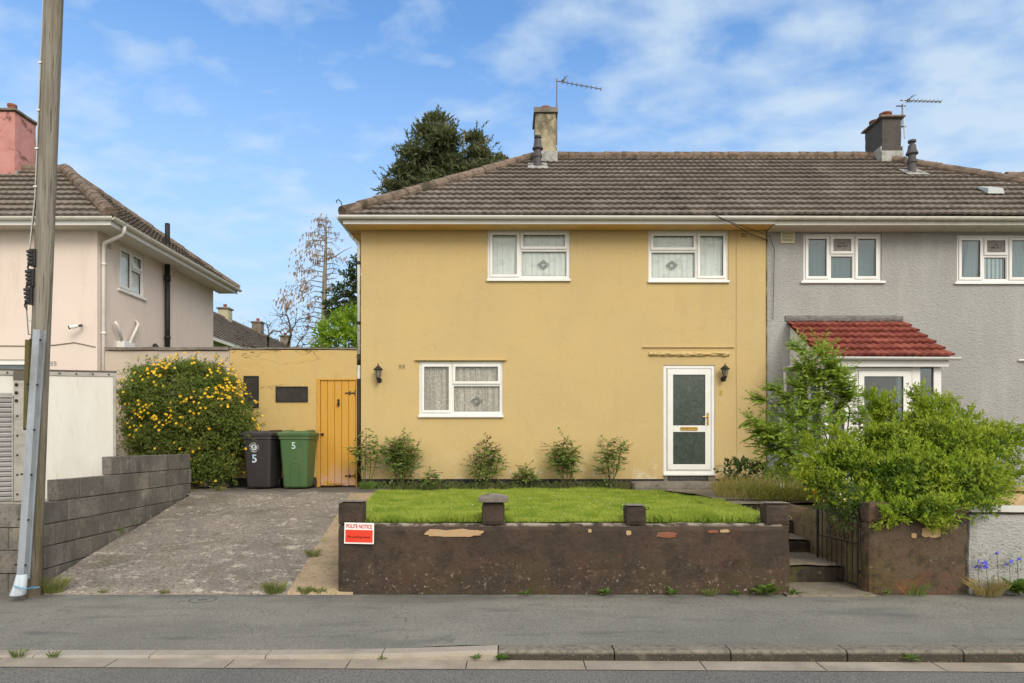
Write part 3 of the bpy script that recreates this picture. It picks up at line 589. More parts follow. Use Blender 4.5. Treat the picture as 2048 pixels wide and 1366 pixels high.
MB().box(d0-.005,d1+.005,HW-.035,HW+.06,dz0-.028,dz0-.002).build('sill', upvc, do, bevel=.004)
rough_box(WX(1336,HW),WX(1416,HW),HW-.01,HW+.1,.9,dz0-.03,.05,.004,.006).build('threshold', M('pebbled_threshold', S(70,68,66), .9, [dict(k='v', s=40, c=S(150,148,142), lo=.3, hi=.15, f=.8)]), do)
for xa in ((DR[0]-.0,WX(1336,HW)-.002),(WX(1416,HW)+.002,DR[1])): rough_box(xa[0],xa[1],HW+.0,HW+.15,.9,dz0-.03,.05,.003,.004).build('jamb_base', conc, do)
text_mb('5', .125, facing((WX(1442,HW),HW-.006,WZ(786,HW))), .006, bold=.001).build('house_number', brass, yh)
airbrick(yh,TF,WX(1488,HW),WZ(470,HW),.15,.09); airbrick(yh,TF,WX(804,HW),WZ(733,HW),.15,.09)
MB().tube([(WX(1473,HW),HW-.006,SOF),(WX(1472.5,HW),HW-.006,3.3),(WX(1474,HW),HW-.006,WZ(930,HW)),(WX(1430,HW),HW-.008,WZ(931,HW))],.005,6).build('cable', yel, yh)
MB().box(WX(1533,HW)-.012,WX(1533,HW)+.012,HW-.008,HW-.0005,.9,SOF).build('party_joint', M('dark_joint', S(92,80,62), .9, [dict(s=9, c=S(150,130,96), lo=.45, hi=.6, f=.8, st=(1,1,.5))]), yh)
# roof
k = (RZ-EZ)/(RY-EY); VF = Vector((0,1,k)).normalized(); VL = math.hypot(RY-EY,RZ-EZ)
hipn = lambda a, b, side: (Vector((a[0],a[1],0)), Vector((b[1]-a[1],-(b[0]-a[0]),0)).normalized()*side)
rf = MB()
hp = hipn((XL,EY),(XA,RY),-1)
tiles(rf,(XL,EY-.02,EZ-.02),(1,0,0),VF,PX-XL,VL,[hp,(Vector((PX,0,0)),Vector((1,0,0))),(Vector((0,RY,0)),Vector((0,1,0)))],seed=4)
VLf = Vector((XA-XL,0,RZ-EZ)); hp2 = hipn((XL,BY),(XA,RY),1)
tiles(rf,(XL-.02,BY,EZ-.02),(0,-1,0),VLf,BY-EY,VLf.length,[(hp[0],-hp[1]),(hp2[0],-hp2[1]),(Vector((XA,0,0)),Vector((1,0,0)))],seed=5)
sheet(rf,[(XL+.03,EY+.03,EZ-.04),(PX,EY+.03,EZ-.04),(PX,RY,RZ-.06),(XA,RY,RZ-.06)],.03); sheet(rf,[(XL+.03,EY+.03,EZ-.04),(XA,RY,RZ-.06),(XL+.03,BY,EZ-.04)],.03)
sheet(rf,[(XL,BY,EZ-.02),(XA,RY,RZ-.02),(PX,RY,RZ-.02),(PX,BY,EZ-.02)],.03)
ro = rf.build('roof', tile, yh)
rg = MB(); ridge_line(rg,(XL+.02,EY,EZ+.09),(XA,RY,RZ+.07),seed=1); ridge_line(rg,(XA,RY,RZ+.07),(PX,RY,RZ+.07),seed=2); ridge_line(rg,(XL+.05,BY,EZ+.06),(XA,RY,RZ+.05),seed=8); rg.build('ridge_tile', ridge_m, ro)
MB().tube([(XL+.03,EY-.05,EZ+.1),(XL+.0,EY-.08,EZ+.2),(XL-.04,EY-.1,EZ+.24),(XL-.08,EY-.1,EZ+.22),(XL-.07,EY-.1,EZ+.18)],.009,6).build('hip_iron', iron, ro)
gutter_mb((XL-.07,12.53,5.81),(PX,12.53,5.79)).build('gutter', upvc, yh)
fa = MB().box(XL,PX,12.6,12.625,SOF-.01,EZ+.0); fa.build('fascia', upvc, yh, bevel=.003)
gutter_mb((XL-.07,BY,5.80),(XL-.07,12.53,5.81)).build('gutter', upvc_old, yh)
MB().box(XL,XL+.025,12.63,BY,SOF-.01,EZ).build('fascia', upvc_old, yh)
MB().box(XL+.026,PX,12.626,HW+.02,SOF,SOF+.02).box(XL+.026,YX0+.02,HW+.02,BY-.4,SOF,SOF+.02).build('soffit', soffit_y, yh)
dp = MB(); px_, py_ = WX(718,13.05)-.005, 13.06
dp.tube([(XL-.05,13.3,5.78),(XL+.0,13.2,5.66),(px_,13.08,5.45),(px_,py_,5.3),(px_,py_,WZ(708,HW))],.035,10)
dpo = dp.build('downpipe', white_paint, yh, smooth=True)
MB().tube([(px_,py_,WZ(708,HW)),(px_,py_,WZ(730,HW))],.037,10).tube([(px_,py_,WZ(757,HW)),(px_,py_,.8)],.037,10).build('lower_pipe', iron, dpo, smooth=True)
MB().tube([(px_,py_,WZ(730,HW)),(px_,py_,WZ(757,HW))],.0372,10).build('pipe_sleeve', white_paint, dpo)
for z_ in (5.05,3.9): MB().lathe((px_,py_,z_),[(.045,0),(.045,.06)],10).build('pipe_bracket', iron, dpo)
# chimney and flue
cx0,cx1 = WX(1070,16.25),WX(1113,16.25)
ch1 = chimney(yh,cx0,cx1,16.25,17.1,8.3,WZ(226,16.25),chim_cream,[((cx0+cx1)/2+.02,16.6,.12,.16)],.045,.14)
def flue(parent, x, y, zb, zt, r=.085):
    h = zt-zb; f = MB().lathe((x,y,zb-.15),[(r,0),(r,.35),(r*1.25,.37),(r*1.25,.43),(r*.95,.45),(r*.95,.15+h*.55),(r*1.5,.15+h*.57),(r*1.5,.15+h*.6),(r*1.15,.15+h*.68),(r*.9,.15+h*.85),(r*.62,.15+h*.86),(r*.62,.15+h*.93),(r*1.0,.15+h*.94),(r*1.0,.15+h),(r*.3,.15+h+.01)],16).build('flue_pipe', M('dark_flue', S(74,72,74), .5, [dict(s=6, c=S(100,98,98), lo=.45, hi=.65, f=.6)]), parent)
    n = Vector((0,-k,1)).normalized(); mb = MB(); mb.add([(x-.24,y-.28,zb-.28*k+.045),(x+.24,y-.28,zb-.28*k+.045),(x+.22,y+.2,zb+.2*k+.045),(x-.22,y+.2,zb+.2*k+.045)], [(0,1,2,3)]); mb.build('flashing', leadflash, f); return f
flue(yh,WX(1075.5,15.85),15.85,EZ+k*(15.85-EY),WZ(272,15.85))

# ------------------------------------------------------------------ grey house
gh = thing('semi_detached_house', (9,HW,0), 'grey roughcast house with red tiled white porch and dark grey chimney', 'house')
GY = HW+.02; TG = lambda a, d, z: (a, GY+d, z)
V1 = (WX(1607,GY),WX(1763,GY),WZ(567,GY),WZ(467,GY)); V2 = (WX(1914,GY),WX(2072,GY),WZ(569,GY),WZ(470,GY)); GR = 12.4
gw = wall_open(PX+.003,GR,.5,SOF+.02,.25,[V1,V2],TG); gw.add([(GR,HW,.5),(GR,BY-.45,.5),(GR,BY-.45,SOF),(GR,HW,SOF)], [(0,1,2,3)]); gw.add([(PX,BY-.45,.5),(GR,BY-.45,.5),(GR,BY-.45,SOF),(PX,BY-.45,SOF)], [(0,1,2,3)])
gw.build('wall', grey, gh)
MB().box(PX+.02,GR-.3,HW+.9,HW+.95,.6,SOF).box(PX+.02,GR-.3,HW+.3,HW+.9,3.3,3.34).build('room_partition', bpy.data.materials['interior_plaster'], gh)
def cells_g(w):
    a0,a1,b0,b1 = w; o = .034; b0 += .045+o; b1 -= o; a0 += o; a1 -= o; t = (a1-a0); m0, m1 = a0+t*.335, a0+t*.667; zm = b1-(b1-b0)*.43
    return [(a0,m0,b0,b1,1),(m0,m1,zm,b1,1),(m0,m1,b0,zm,0),(m1,a1,b0,b1,1)], (m0,m1,zm,b1)
for Vw, cur in ((V1,reflect_backing),(V2,reflect_backing)):
    cl, lp = cells_g(Vw); w_ = window(gh,TG,*Vw,cl,cur,glass_r,.06,curtain_part='pane_backing')
    if True:
        p0,p1,q0,q1 = lp; i = .07; MB().box(p0+i,p1-i,GY+.024,GY+.027,q0+i,q1-i).build('leaded_light', lead_panel, w_)
        mb = MB(); cx, cz = (p0+p1)/2, (q0+q1)/2
        for s in (-1,1):
            mb.tube([(cx,GY+.02,cz-.035),(cx+s*.045,GY+.02,cz),(cx,GY+.02,cz+.05)],.004,5); mb.tube([(cx+s*.02,GY+.02,cz-.03),(cx+s*.08,GY+.02,cz+.0),(cx+s*.115,GY+.02,cz-.015),(cx+s*.08,GY+.02,cz-.03),(cx+s*.02,GY+.02,cz-.03)],.004,5)
        mb.build('lead_pattern', lead, w_)
        for a in (Vw[0]+.28,Vw[1]-.28): MB().box(a-.13,a+.13,GY+.0,GY+.01,Vw[3]-.045,Vw[3]-.03).build('trickle_vent', upvc, w_, bevel=.002)
for a0,a1,sk in ((WX(1930,GY),WX(1956,GY),.12),(WX(1968,GY),WX(2008,GY),.0),(WX(2022,GY),WX(2060,GY),-.12)):   # white drapes behind the right window
    mb = MB()
    for i in range(25):
        t = i/24
        for j, z in enumerate((V2[2]+.08,(V2[2]+V2[3])/2,V2[3]-.06)): mb.v.append((a0+(a1-a0)*t+sk*(j*.5)**1.5*(1 if j else 0), GY+.064+.004*math.sin(t*30), z))
    for i in range(24):
        for j in range(2): q = i*3+j; mb.f.append((q,q+3,q+4,q+1))
    mb.build('curtain', drape, gh)
vx, vz = WX(1574.5,GY), WZ(475,GY); ve = MB().ring(vx-.13,vx+.13,vz-.115,vz+.115,.02,GY-.03,GY-.001); 
for i in range(7): ve.box(vx-.11,vx+.11,GY-.024+.0,GY-.006,vz-.09+i*.027,vz-.09+i*.027+.017)
ve.build('wall_vent', cream_vent, gh, bevel=.002)
bv = MB().box(WX(1552,GY),WX(1568,GY),GY-.012,GY-.001,WZ(936,GY),WZ(925,GY)); bv.build('low_vent', blackpaint, gh)
MB().tube([(WX(2036,GY),GY-.02,WZ(721,GY)),(WX(2060,GY),GY-.06,WZ(721,GY))],.02,8).build('overflow_pipe', pipe_w, gh)
rf = MB(); hq = hipn((XR,EY),(XB,RY),1)
tiles(rf,(PX+.15,EY-.02,EZ-.02),(1,0,0),VF,XR-PX,VL,[hq,(Vector((PX,0,0)),Vector((-1,0,0))),(Vector((0,RY,0)),Vector((0,1,0)))],seed=14)
sheet(rf,[(PX,EY+.03,EZ-.04),(XR-.03,EY+.03,EZ-.04),(XB,RY,RZ-.06),(PX,RY,RZ-.06)],.03); sheet(rf,[(XR-.03,EY+.03,EZ-.03),(XR-.03,BY,EZ-.03),(XB,RY,RZ-.05)],.03); sheet(rf,[(PX,BY,EZ-.02),(PX,RY,RZ-.02),(XB,RY,RZ-.02),(XR,BY,EZ-.02)],.03)
ro2 = rf.build('roof', tile, gh)
rg = MB(); ridge_line(rg,(PX,RY,RZ+.07),(XB,RY,RZ+.07),seed=12); ridge_line(rg,(XR,EY,EZ+.09),(XB,RY,RZ+.07),r=.125,seed=11); rg.build('ridge_tile', ridge_m, ro2)
gutter_mb((PX,12.53,5.79),(XR+.05,12.53,5.77)).build('gutter', upvc_old, gh)
MB().box(PX,XR,12.6,12.625,SOF-.03,EZ).build('fascia', upvc_old, gh, bevel=.003)
so = MB()
for i in range(int((XR-PX)/.12)): so.box(PX+i*.12+.002,PX+i*.12+.118,12.626,GY,SOF-.03,SOF-.015)
so.box(PX,XR,12.626,GY,SOF-.013,SOF-.008); so.build('soffit', soffit_w, gh)
cx0,cx1 = WX(1764,16.25),WX(1804,16.25)
chimney(gh,cx0,cx1,16.25,17.05,8.3,WZ(236,16.25),chim_dark,[((cx0+cx1)/2-.02,16.5,.13,.17),((cx0+cx1)/2-.08,16.85,.13,.15)],.07,.06)
flue(gh,WX(1824,15.35),15.35,EZ+k*(15.35-EY),WZ(281,15.35))
vt = MB(); vx, vy, vzz = WX(1986,13.75),13.75,EZ+k*(13.75-EY)
vt.add([(vx-.17,vy-.1,vzz-.1*k+.05),(vx+.17,vy-.1,vzz-.1*k+.05),(vx+.14,vy+.26,vzz+.26*k+.05),(vx-.14,vy+.26,vzz+.26*k+.05),(vx-.15,vy-.08,vzz+.1),(vx+.15,vy-.08,vzz+.1),(vx+.13,vy+.24,vzz+.24*k+.09),(vx-.13,vy+.24,vzz+.24*k+.09)],[(0,1,5,4),(1,2,6,5),(3,0,4,7),(4,5,6,7),(2,3,7,6)])
vt.build('vent_tile', M('pale_vent', S(172,178,178), .5), ro2, bevel=.01)

# porch of the grey house
PY = 11.7; px0, px1 = 5.36, 7.36; pb = .86
po = MB()
for a0,a1 in ((px0,px0+.07),(px0+.34,px0+.52),(px1-.50,px1-.36),(px1-.13,px1)): po.box(a0,a1,PY,PY+.08,pb,3.02)
po.box(px0+.07,px0+.34,PY+.004,PY+.076,pb,1.5).box(px1-.36,px1-.13,PY+.004,PY+.076,pb,1.5).box(px0+.07,px1-.13,PY+.003,PY+.077,2.93,3.02)
for y0,y1 in ((PY+.081,PY+.16),(PY+.6,PY+.68),(GY-.08,GY-.001)): po.box(px0,px0+.07,y0,y1,pb,3.02); po.box(px1-.07,px1,y0,y1,pb,3.02)
for xx in (px0+.004,px1-.066): po.box(xx,xx+.062,PY+.16,PY+.6,pb,1.5).box(xx,xx+.062,PY+.68,GY-.08,pb,1.5).box(xx,xx+.062,PY+.16,PY+.6,2.95,3.02).box(xx,xx+.062,PY+.68,GY-.08,2.95,3.02)
pch = po.build('porch', upvc, gh, bevel=.004)
for a,b in ((px0+.075,px0+.335),(px1-.355,px1-.135)): MB().box(a,b,PY+.03,PY+.036,1.5,2.93).build('pane', glass_r, pch)
for a in (px0+.03,px1-.036):
    for b,c in ((PY+.16,PY+.6),(PY+.68,GY-.08)): MB().box(a,a+.006,b,c,1.5,2.95).build('pane', glass_r, pch)
for a,b in ((px0+.07,px0+.34),(px1-.36,px1-.13)): MB().ring(a,b,1.5,2.93,.012,PY+.02,PY+.05).build('gasket', gasket, pch)
e0,e1 = px0+.525,px1-.505; dd = MB().ring(e0,e1,pb,2.925,.05,PY+.0,PY+.07).ring(e0+.055,e1-.055,pb+.055,2.87,.095,PY-.012,PY+.05); dd.build('door', upvc, pch, bevel=.004)
g0,g1 = e0+.15,e1-.15; MB().box(g0,g1,PY+.014,PY+.02,pb+.15,2.775).build('pane', glass_r, pch); MB().ring(g0,g1,pb+.15,2.775,.008,PY+.0,PY+.012).build('gasket', gasket, pch)
text_mb('7', .22, facing((WX(1776,PY),PY+.008,WZ(803,PY)),0,-.04), .003, bold=.002).build('house_number', M('white_vinyl', S(236,236,236), .5), pch)
MB().box(px0+.15,px1-.15,GY-.03,GY-.005,pb,2.9).build('inner_wall', M('inner_porch_wall', S(120,122,120), .9, [dict(s=3, c=S(150,150,146), lo=.45, hi=.6, f=.6, st=(2,1,.2))]), pch)
MB().box(e0+.42,e0+.47,GY-.06,GY-.031,pb,2.88).box(e0+.1,e0+.14,GY-.06,GY-.031,pb,2.88).build('inner_door_frame', upvc, pch)
rough_box(px0-.05,px1+.05,PY-.06,GY-.001,.6,pb-.002,.2,.004,.01).build('porch_base', conc, pch)
pr = MB(); PVF = Vector((0,GY-11.54,3.95-3.10)); ptk = 5.22
tiles(pr,(ptk,11.53,3.09),(1,0,0),PVF,7.46-ptk,PVF.length-.02,[(Vector((7.47,0,0)),Vector((1,0,0))),(Vector((5.24,0,0)),Vector((-1,0,0))),(Vector((0,GY-.01,0)),Vector((0,1,0)))],tw=.27,gauge=.285,seed=31,amp=.026)
sheet(pr,[(5.25,11.58,3.09),(7.45,11.58,3.09),(7.45,GY-.01,3.92),(5.25,GY-.01,3.92)],.02)
pr.build('porch_roof', red_tile, pch)
fl = rough_box(5.2,7.46,GY-.04,GY-.002,3.955,4.07,.06,.008,.008); fl.build('flashing', M('dark_lead', S(120,118,116), .7, [dict(s=9, c=S(92,90,90), lo=.45, hi=.62, f=.8)]), pch)
gutter_mb((5.3,11.52,3.09),(7.56,11.52,3.08),.05).build('gutter', upvc, pch)
MB().box(5.3,7.42,11.59,11.61,2.93,3.08).build('fascia', upvc, pch, bevel=.003)
for ca_, cb__ in ((5.30,5.33),(7.39,7.42)):
    cg = MB().prism([(11.62,3.03),(GY-.01,3.03),(GY-.01,3.88)],ca_,cb__,lambda a,d,z:(d,a,z))
    if ca_ < 6:
        for i in range(5): cg.box(5.29,5.2999,11.9+i*.19,GY-.02,3.06+i*.12,3.06+i*.12+.11)
    cg.build('gable_cladding', upvc, pch)
MB().tube([(5.14,12.9,3.04),(5.30,12.3,3.03)],.04,8).tube([(5.17,12.92,3.0),(5.17,12.92,2.86),(5.19,12.95,2.75),(5.2,12.96,.85)],.034,10).build('downpipe', pipe_w, pch, smooth=True)

# ------------------------------------------------------------------ pale pink house on the left
ph = thing('detached_house', (-10,HW,0), 'pale pink rendered house with side window and black soil pipe', 'house')
LX = -7.9; LB = 18.05; TS = lambda a, d, z: (LX-d, a, z)     # side wall faces the drive
SW = (13.72,14.66,4.70,5.64); FW = (WX(-150,HW),WX(62,HW),WZ(835,HW),WZ(719,HW))
wl = wall_open(HW+.2505,LB,.4,SOF+.02,.25,[SW],TS); wl = wall_open(-16.5,LX,.4,SOF+.02,.25,[FW],TF,wl)
wl.add([(-16.5,LB,.4),(LX,LB,.4),(LX,LB,SOF),(-16.5,LB,SOF)], [(0,1,2,3)]); wl.build('wall', pink, ph)
sa,sb,sc_,sd = SW; o = .034
window(ph,TS,*SW,[(sa+o,14.2,sc_+.045+o,sd-o,1),(14.2,sb-o,5.28,sd-o,1),(14.2,sb-o,sc_+.045+o,5.28,0)],drape,glass,.05,curtain_part='pane_backing')
fm = (FW[0]+FW[1])/2
window(ph,TF,*FW,[(FW[0]+o,fm,FW[2]+.08,FW[3]-o,1),(fm,FW[1]-o,FW[2]+.08,FW[3]-o,1)],reflect_backing,glass_r,.05,curtain_part='pane_backing')
ex, ey = -7.42, 12.6; ax, ay, az = -10.15, 15.5, 7.83; ebk = 18.45; LEZ = 5.83
rf = MB(); kk = (az-LEZ)/(ay-ey)
h1 = hipn((ex,ey),(ax,ay),-1); h1 = (h1[0], h1[1]*(1 if (Vector((ex,ey+2,0))-h1[0]).dot(h1[1]) > 0 else -1))
tiles(rf,(-17.0,ey-.02,LEZ-.02),(1,0,0),(0,ay-ey,az-LEZ),17+ex+.1,math.hypot(ay-ey,az-LEZ),[h1,(Vector((0,ay,0)),Vector((0,1,0)))],seed=21)
h2 = hipn((ex,ebk),(ax,ay),1); h2 = (h2[0], h2[1]*(1 if (Vector((ex,ey,0))-h2[0]).dot(h2[1]) < 0 else -1))
tiles(rf,(ex+.02,ey-.1,LEZ-.02),(0,1,0),(ax-ex,0,az-LEZ),ebk-ey+.2,math.hypot(ax-ex,az-LEZ),[(h1[0],-h1[1]),h2],seed=22)
sheet(rf,[(-17,ey+.03,LEZ-.04),(ex-.03,ey+.03,LEZ-.04),(ax,ay,az-.05),(-17,ay,az-.05)],.03); sheet(rf,[(ex-.03,ey+.03,LEZ-.04),(ex-.03,ebk,LEZ-.04),(ax,ay,az-.05)],.03); sheet(rf,[(-17,ay,az-.03),(ax,ay,az-.03),(ex,ebk,LEZ-.03),(-17,ebk,LEZ-.03)],.03)
rl = rf.build('roof', tile, ph); rg = MB(); ridge_line(rg,(ex,ey,LEZ+.09),(ax,ay,az+.08),r=.13,seed=13); ridge_line(rg,(ex,ebk,LEZ+.05),(ax,ay,az+.06),r=.1,seed=15); ridge_line(rg,(-17,ay,az+.06),(ax,ay,az+.06),seed=16); rg.build('ridge_tile', ridge_m, rl)
gutter_mb((-17,ey-.03,5.80),(ex+.08,ey-.03,5.80)).build('gutter', upvc_old, ph); gutter_mb((ex+.06,ebk+.03,5.79),(ex+.06,ey-.05,5.80)).build('gutter', upvc_old, ph)
MB().box(-17,ex,ey+.02,ey+.045,SOF-.02,LEZ-.01).box(ex-.025,ex,ey+.046,ebk,SOF-.02,LEZ-.01).build('fascia', upvc, ph)
so = MB(); so.box(-17,ex-.026,ey+.046,HW+.02,SOF,SOF+.015).box(LX-.02,ex-.026,HW+.02,ebk,SOF,SOF+.015)
so.build('soffit', soffit_w, ph)
dx, dy = LX+.05, 13.12
MB().tube([(ex+.06,12.95,5.76),(ex+.05,12.97,5.66),(ex+.0,13.0,5.6),(dx+.03,13.1,5.48),(dx,dy,5.4),(dx,dy,.6)],.036,10).lathe((dx,dy,5.05),[(.044,0),(.044,.05)],10).lathe((dx,dy,3.72),[(.044,0),(.044,.05)],10).build('downpipe', pipe_w, ph, smooth=True)
sx, sy = LX+.09, 15.47
MB().tube([(sx,sy,3.45),(sx,sy,SOF)],.056,12).tube([(sx,sy,6.02),(sx,sy,6.62)],.054,12).lathe((sx,sy,5.32),[(.07,0),(.07,.12)],12).lathe((sx,sy,4.0),[(.066,0),(.066,.07)],12).tube([(sx,sy-.02,3.62),(sx,sy-.3,3.66),(sx,sy-.55,3.78)],.05,10).build('soil_pipe', blackpaint, ph, smooth=True)
fb = MB().box(LX+.002,LX+.16,13.62,14.02,3.5,3.68); fb.build('flue_box', upvc, ph, bevel=.01)
MB().tube([(LX+.1,13.66,3.66),(LX+.12,13.46,3.95),(LX+.1,13.4,4.02)],.034,8).tube([(LX+.1,13.92,3.67),(LX+.1,14.25,4.12),(LX+.02,14.3,4.2)],.03,8).build('flue_pipe', pipe_w, ph, smooth=True)
MB().tube([(-15,HW-.012,WZ(688,HW)),(WX(60,HW),HW-.012,WZ(692,HW)),(WX(110,HW),HW-.012,WZ(690,HW)),(WX(150,HW),HW-.012,WZ(685,HW)),(WX(192,HW),HW-.012,WZ(694,HW))],.009,6).build('cable', M('grey_cable', S(140,126,112), .7), ph)
airbrick(ph,TF,WX(107,HW),WZ(727,HW),.16,.1,pink); airbrick(ph,TS,13.38,5.5,.16,.12,pink)
chimney(ph,-12.4,-11.07,15.2,15.9,7.3,WZ(222,15.2),chim_pink,[(-11.35,15.5,.09,.22)],.05,.07)

# grey half of the flat-roofed row belongs to the pink house; yellow half to the yellow house
go = thing('outbuilding', (-6.5,HW,0), 'plain pinkish grey flat-roofed outbuilding behind the flowering shrub', 'outbuilding')
gx0, gx1 = LX+.12, WX(459,HW+.05); OY = HW+.05
b = MB().box(gx0,gx1-.002,OY,OY+5,.5,3.40); b.build('wall', garage_grey, go)
rough_box(gx0,gx1-.002,OY-.05,OY+5,3.40,3.48,.3,.012,.012).build('coping', conc, go)
yo = thing('outbuilding', (-4,HW,0), 'yellow flat-roofed outbuilding with plank door and two black panels', 'outbuilding')
ox0, ox1 = gx1+.002, YX0-.05; ZT = WZ(700,OY); TO = lambda a, d, z: (a, OY+d, z)
GD = (WX(633,OY),WX(714,OY)-.005,.7,WZ(757,OY))
wall_open(ox0,ox1,.5,ZT,.25,[GD],TO).box(ox0+.01,ox1,OY+.26,OY+5,.5,ZT-.02).build('wall', yel2, yo)
rough_box(ox0,ox1+.02,OY-.035,OY+5,ZT,ZT+.055,.12,.012,.014).build('coping', conc, yo)
rough_box(ox0,GD[0]-.05,OY-.012,OY-.001,.6,.97,.1,.003,.003).build('plinth', plinth_m, yo)
for (u0,u1,v0,v1) in ((488,518,752,815),(552,616,773,804)):
    mb = MB().box(WX(u0,OY)+.02,WX(u1,OY)-.02,OY-.018,OY-.001,WZ(v1,OY)+.02,WZ(v0,OY)-.02); o_ = mb.build('panel', board, yo)
    MB().ring(WX(u0,OY),WX(u1,OY),WZ(v1,OY),WZ(v0,OY),.022,OY-.026,OY-.001).build('panel_frame', blackpaint, o_, bevel=.003)
gd = MB(); f0,f1,fz1 = GD[0],GD[1],GD[3]; gz = .80
gd.box(f0,f0+.07,OY-.01,OY+.07,gz,fz1).box(f0+.07,f1,OY-.01,OY+.07,fz1-.035,fz1).box(f1-.02,f1,OY-.01,OY+.07,gz,fz1-.035)
dro = gd.build('plank_door', door_f, yo, bevel=.004)
bw = (f1-.022-f0-.074)/5
for i in range(5):
    pm = MB(); x0 = f0+.072+i*bw; pm.box(x0+.003,x0+bw-.003,OY+.012,OY+.05,gz+.015+random.uniform(0,.02),fz1-.038); pm.build('plank', door_y, dro, bevel=.006)
MB().box(f0+.07,f1-.02,OY+.051,OY+.06,gz,fz1-.035).build('door_back', blackpaint, dro)
for zv in (786,952):
    z = WZ(zv,OY); xr = f1-.005; hg = MB().box(xr-.2,xr-.02,OY-.0,OY+.011,z-.011,z+.011).box(xr-.036,xr-.016,OY-.002,OY+.011,z-.05,z+.05).box(xr-.135,xr-.12,OY-.002,OY+.0105,z-.04,z+.04).tube([(xr-.2,OY+.004,z),(xr-.225,OY+.004,z)],[.014,.004],8)
    hg.tube([(xr-.026,OY+.0,z+.05),(xr-.002,OY+.0,z+.045),(xr+.0,OY+.0,z+.028)],.008,6).tube([(xr-.026,OY+.0,z-.05),(xr-.002,OY+.0,z-.045),(xr+.0,OY+.0,z-.028)],.008,6); hg.build('strap_hinge', iron, dro)
kx, kz = WX(645,OY), WZ(868.5,OY); MB().lathe((kx,OY,kz),[(.0,-.028),(.02,-.022),(.028,-.008),(.028,.008),(.02,.022),(.0,.028)],12,1,1).build('knob', iron, dro, smooth=True)
MB().lathe((WX(640.5,OY),OY+.006,kz),[(.0,-.012),(.012,-.01),(.012,.01),(.0,.012)],10).build('keyhole', iron, dro)
nx, nz = WX(677,OY), WZ(806,OY); MB().box(nx-.012,nx+.012,OY-.008,OY+.011,nz-.06,nz+.07).box(nx-.022,nx+.022,OY-.012,OY+.011,nz-.01,nz+.012).box(nx-.02,nx+.02,OY-.008,OY+.0105,nz+.045,nz+.07).tube([(nx-.016,OY-.01,nz+.0),(nx-.02,OY-.02,nz-.04),(nx,OY-.024,nz-.065),(nx+.02,OY-.02,nz-.04),(nx+.016,OY-.01,nz)],.007,6).build('knocker', iron, dro)
text_mb('5', .1, facing((WX(675.5,OY),OY+.008,WZ(775,OY))), .003, bold=.001).build('door_number', M('tan_number', S(206,180,130), .6), dro)
# ------------------------------------------------------------------ garden walls
fw = thing('garden_wall', (0,7.3,0), 'long flaking brown front wall with four pillars below the lawn', 'wall')
FY = 7.3; fx0, fx1 = WX(673,FY), WX(1583,FY)
a1 = WX(725,FY); c0_, c1_ = WX(963,FY), WX(1009,FY); e0_, e1_ = WX(1252,FY), WX(1294,FY); r0_ = WX(1532,FY)
rough_box(fx0,fx1,FY,FY+.22,-.06,.752,.07,.012,.018).build('wall', brown, fw)
for (p0,p1,zt) in ((fx0+.004,a1,.985),(c0_,c1_,.985),(e0_,e1_,.945),(r0_,fx1-.004,.97)):
    rough_box(p0,p1,FY+.004,FY+.225,.735,zt,.05,.007,.012).build('pillar', brown_p, fw)
rough_box(e0_+.01,e1_-.01,FY-.0,FY+.23,.946,.958,.06,.004,.006).build('pillar_top', conc, fw)
rough_box(r0_-.0,fx1-.01,FY-.0,FY+.23,.971,.984,.06,.004,.006).build('pillar_top', conc, fw)
rough_box(fx0+.02,a1-.0,FY-.0,FY+.23,.986,.996,.06,.004,.006).build('pillar_top', conc, fw)
cp = MB(); q0,q1 = WX(957,FY), WX(1016,FY); yA,yB = FY-.05,FY+.27; zc = .988; cxm, cym = (q0+q1)/2,(yA+yB)/2
cp.add([(q0,yA,zc),(q1,yA,zc),(q1,yB,zc),(q0,yB,zc),(q0,yA,zc+.05),(q1,yA,zc+.05),(q1,yB,zc+.05),(q0,yB,zc+.05),(cxm-.05,cym-.04,zc+.085),(cxm+.05,cym-.04,zc+.085),(cxm+.05,cym+.04,zc+.085),(cxm-.05,cym+.04,zc+.085)],
       [(0,3,2,1),(0,1,5,4),(1,2,6,5),(2,3,7,6),(3,0,4,7),(4,5,9,8),(5,6,10,9),(6,7,11,10),(7,4,8,11),(8,9,10,11)])
cp.build('pillar_cap', conc, fw, bevel=.008)
for xx, sg in ((e0_-.01,-1),(e1_+.01,1),(c1_+.01,1)): MB().tube([(xx-.01*sg,FY+.1,.9),(xx+.02*sg,FY+.1,.9),(xx+.03*sg,FY+.1,.915),(xx+.02*sg,FY+.1,.93)],.004,5).build('hook', iron, fw)
def patch(parent, u0, u1, v0, v1, mat, Y=FY, seed=0, off=.010):
    rnd = random.Random(seed); n = 44; cu, cv = (u0+u1)/2, (v0+v1)/2; pts = []
    for i in range(n):
        t = 2*PI*i/n; c, s = math.cos(t), math.sin(t); e = .55
        x_ = math.copysign(abs(c)**e, c); z_ = math.copysign(abs(s)**e, s); w = 1+.22*mnoise.noise(Vector((c*2.2+seed,s*2.2,0)))+.12*mnoise.noise(Vector((c*7+seed,s*7,3)))
        pts.append((WX(cu+(u1-u0)/2*x_*w,Y), WZ(cv+(v1-v0)/2*z_*w*(1+.3*mnoise.noise(Vector((c*4,seed,s)))),Y)))
    mb = MB().prism(pts, Y-off, Y+.01); return mb.build('bare_patch', mat, parent, bevel=.002)
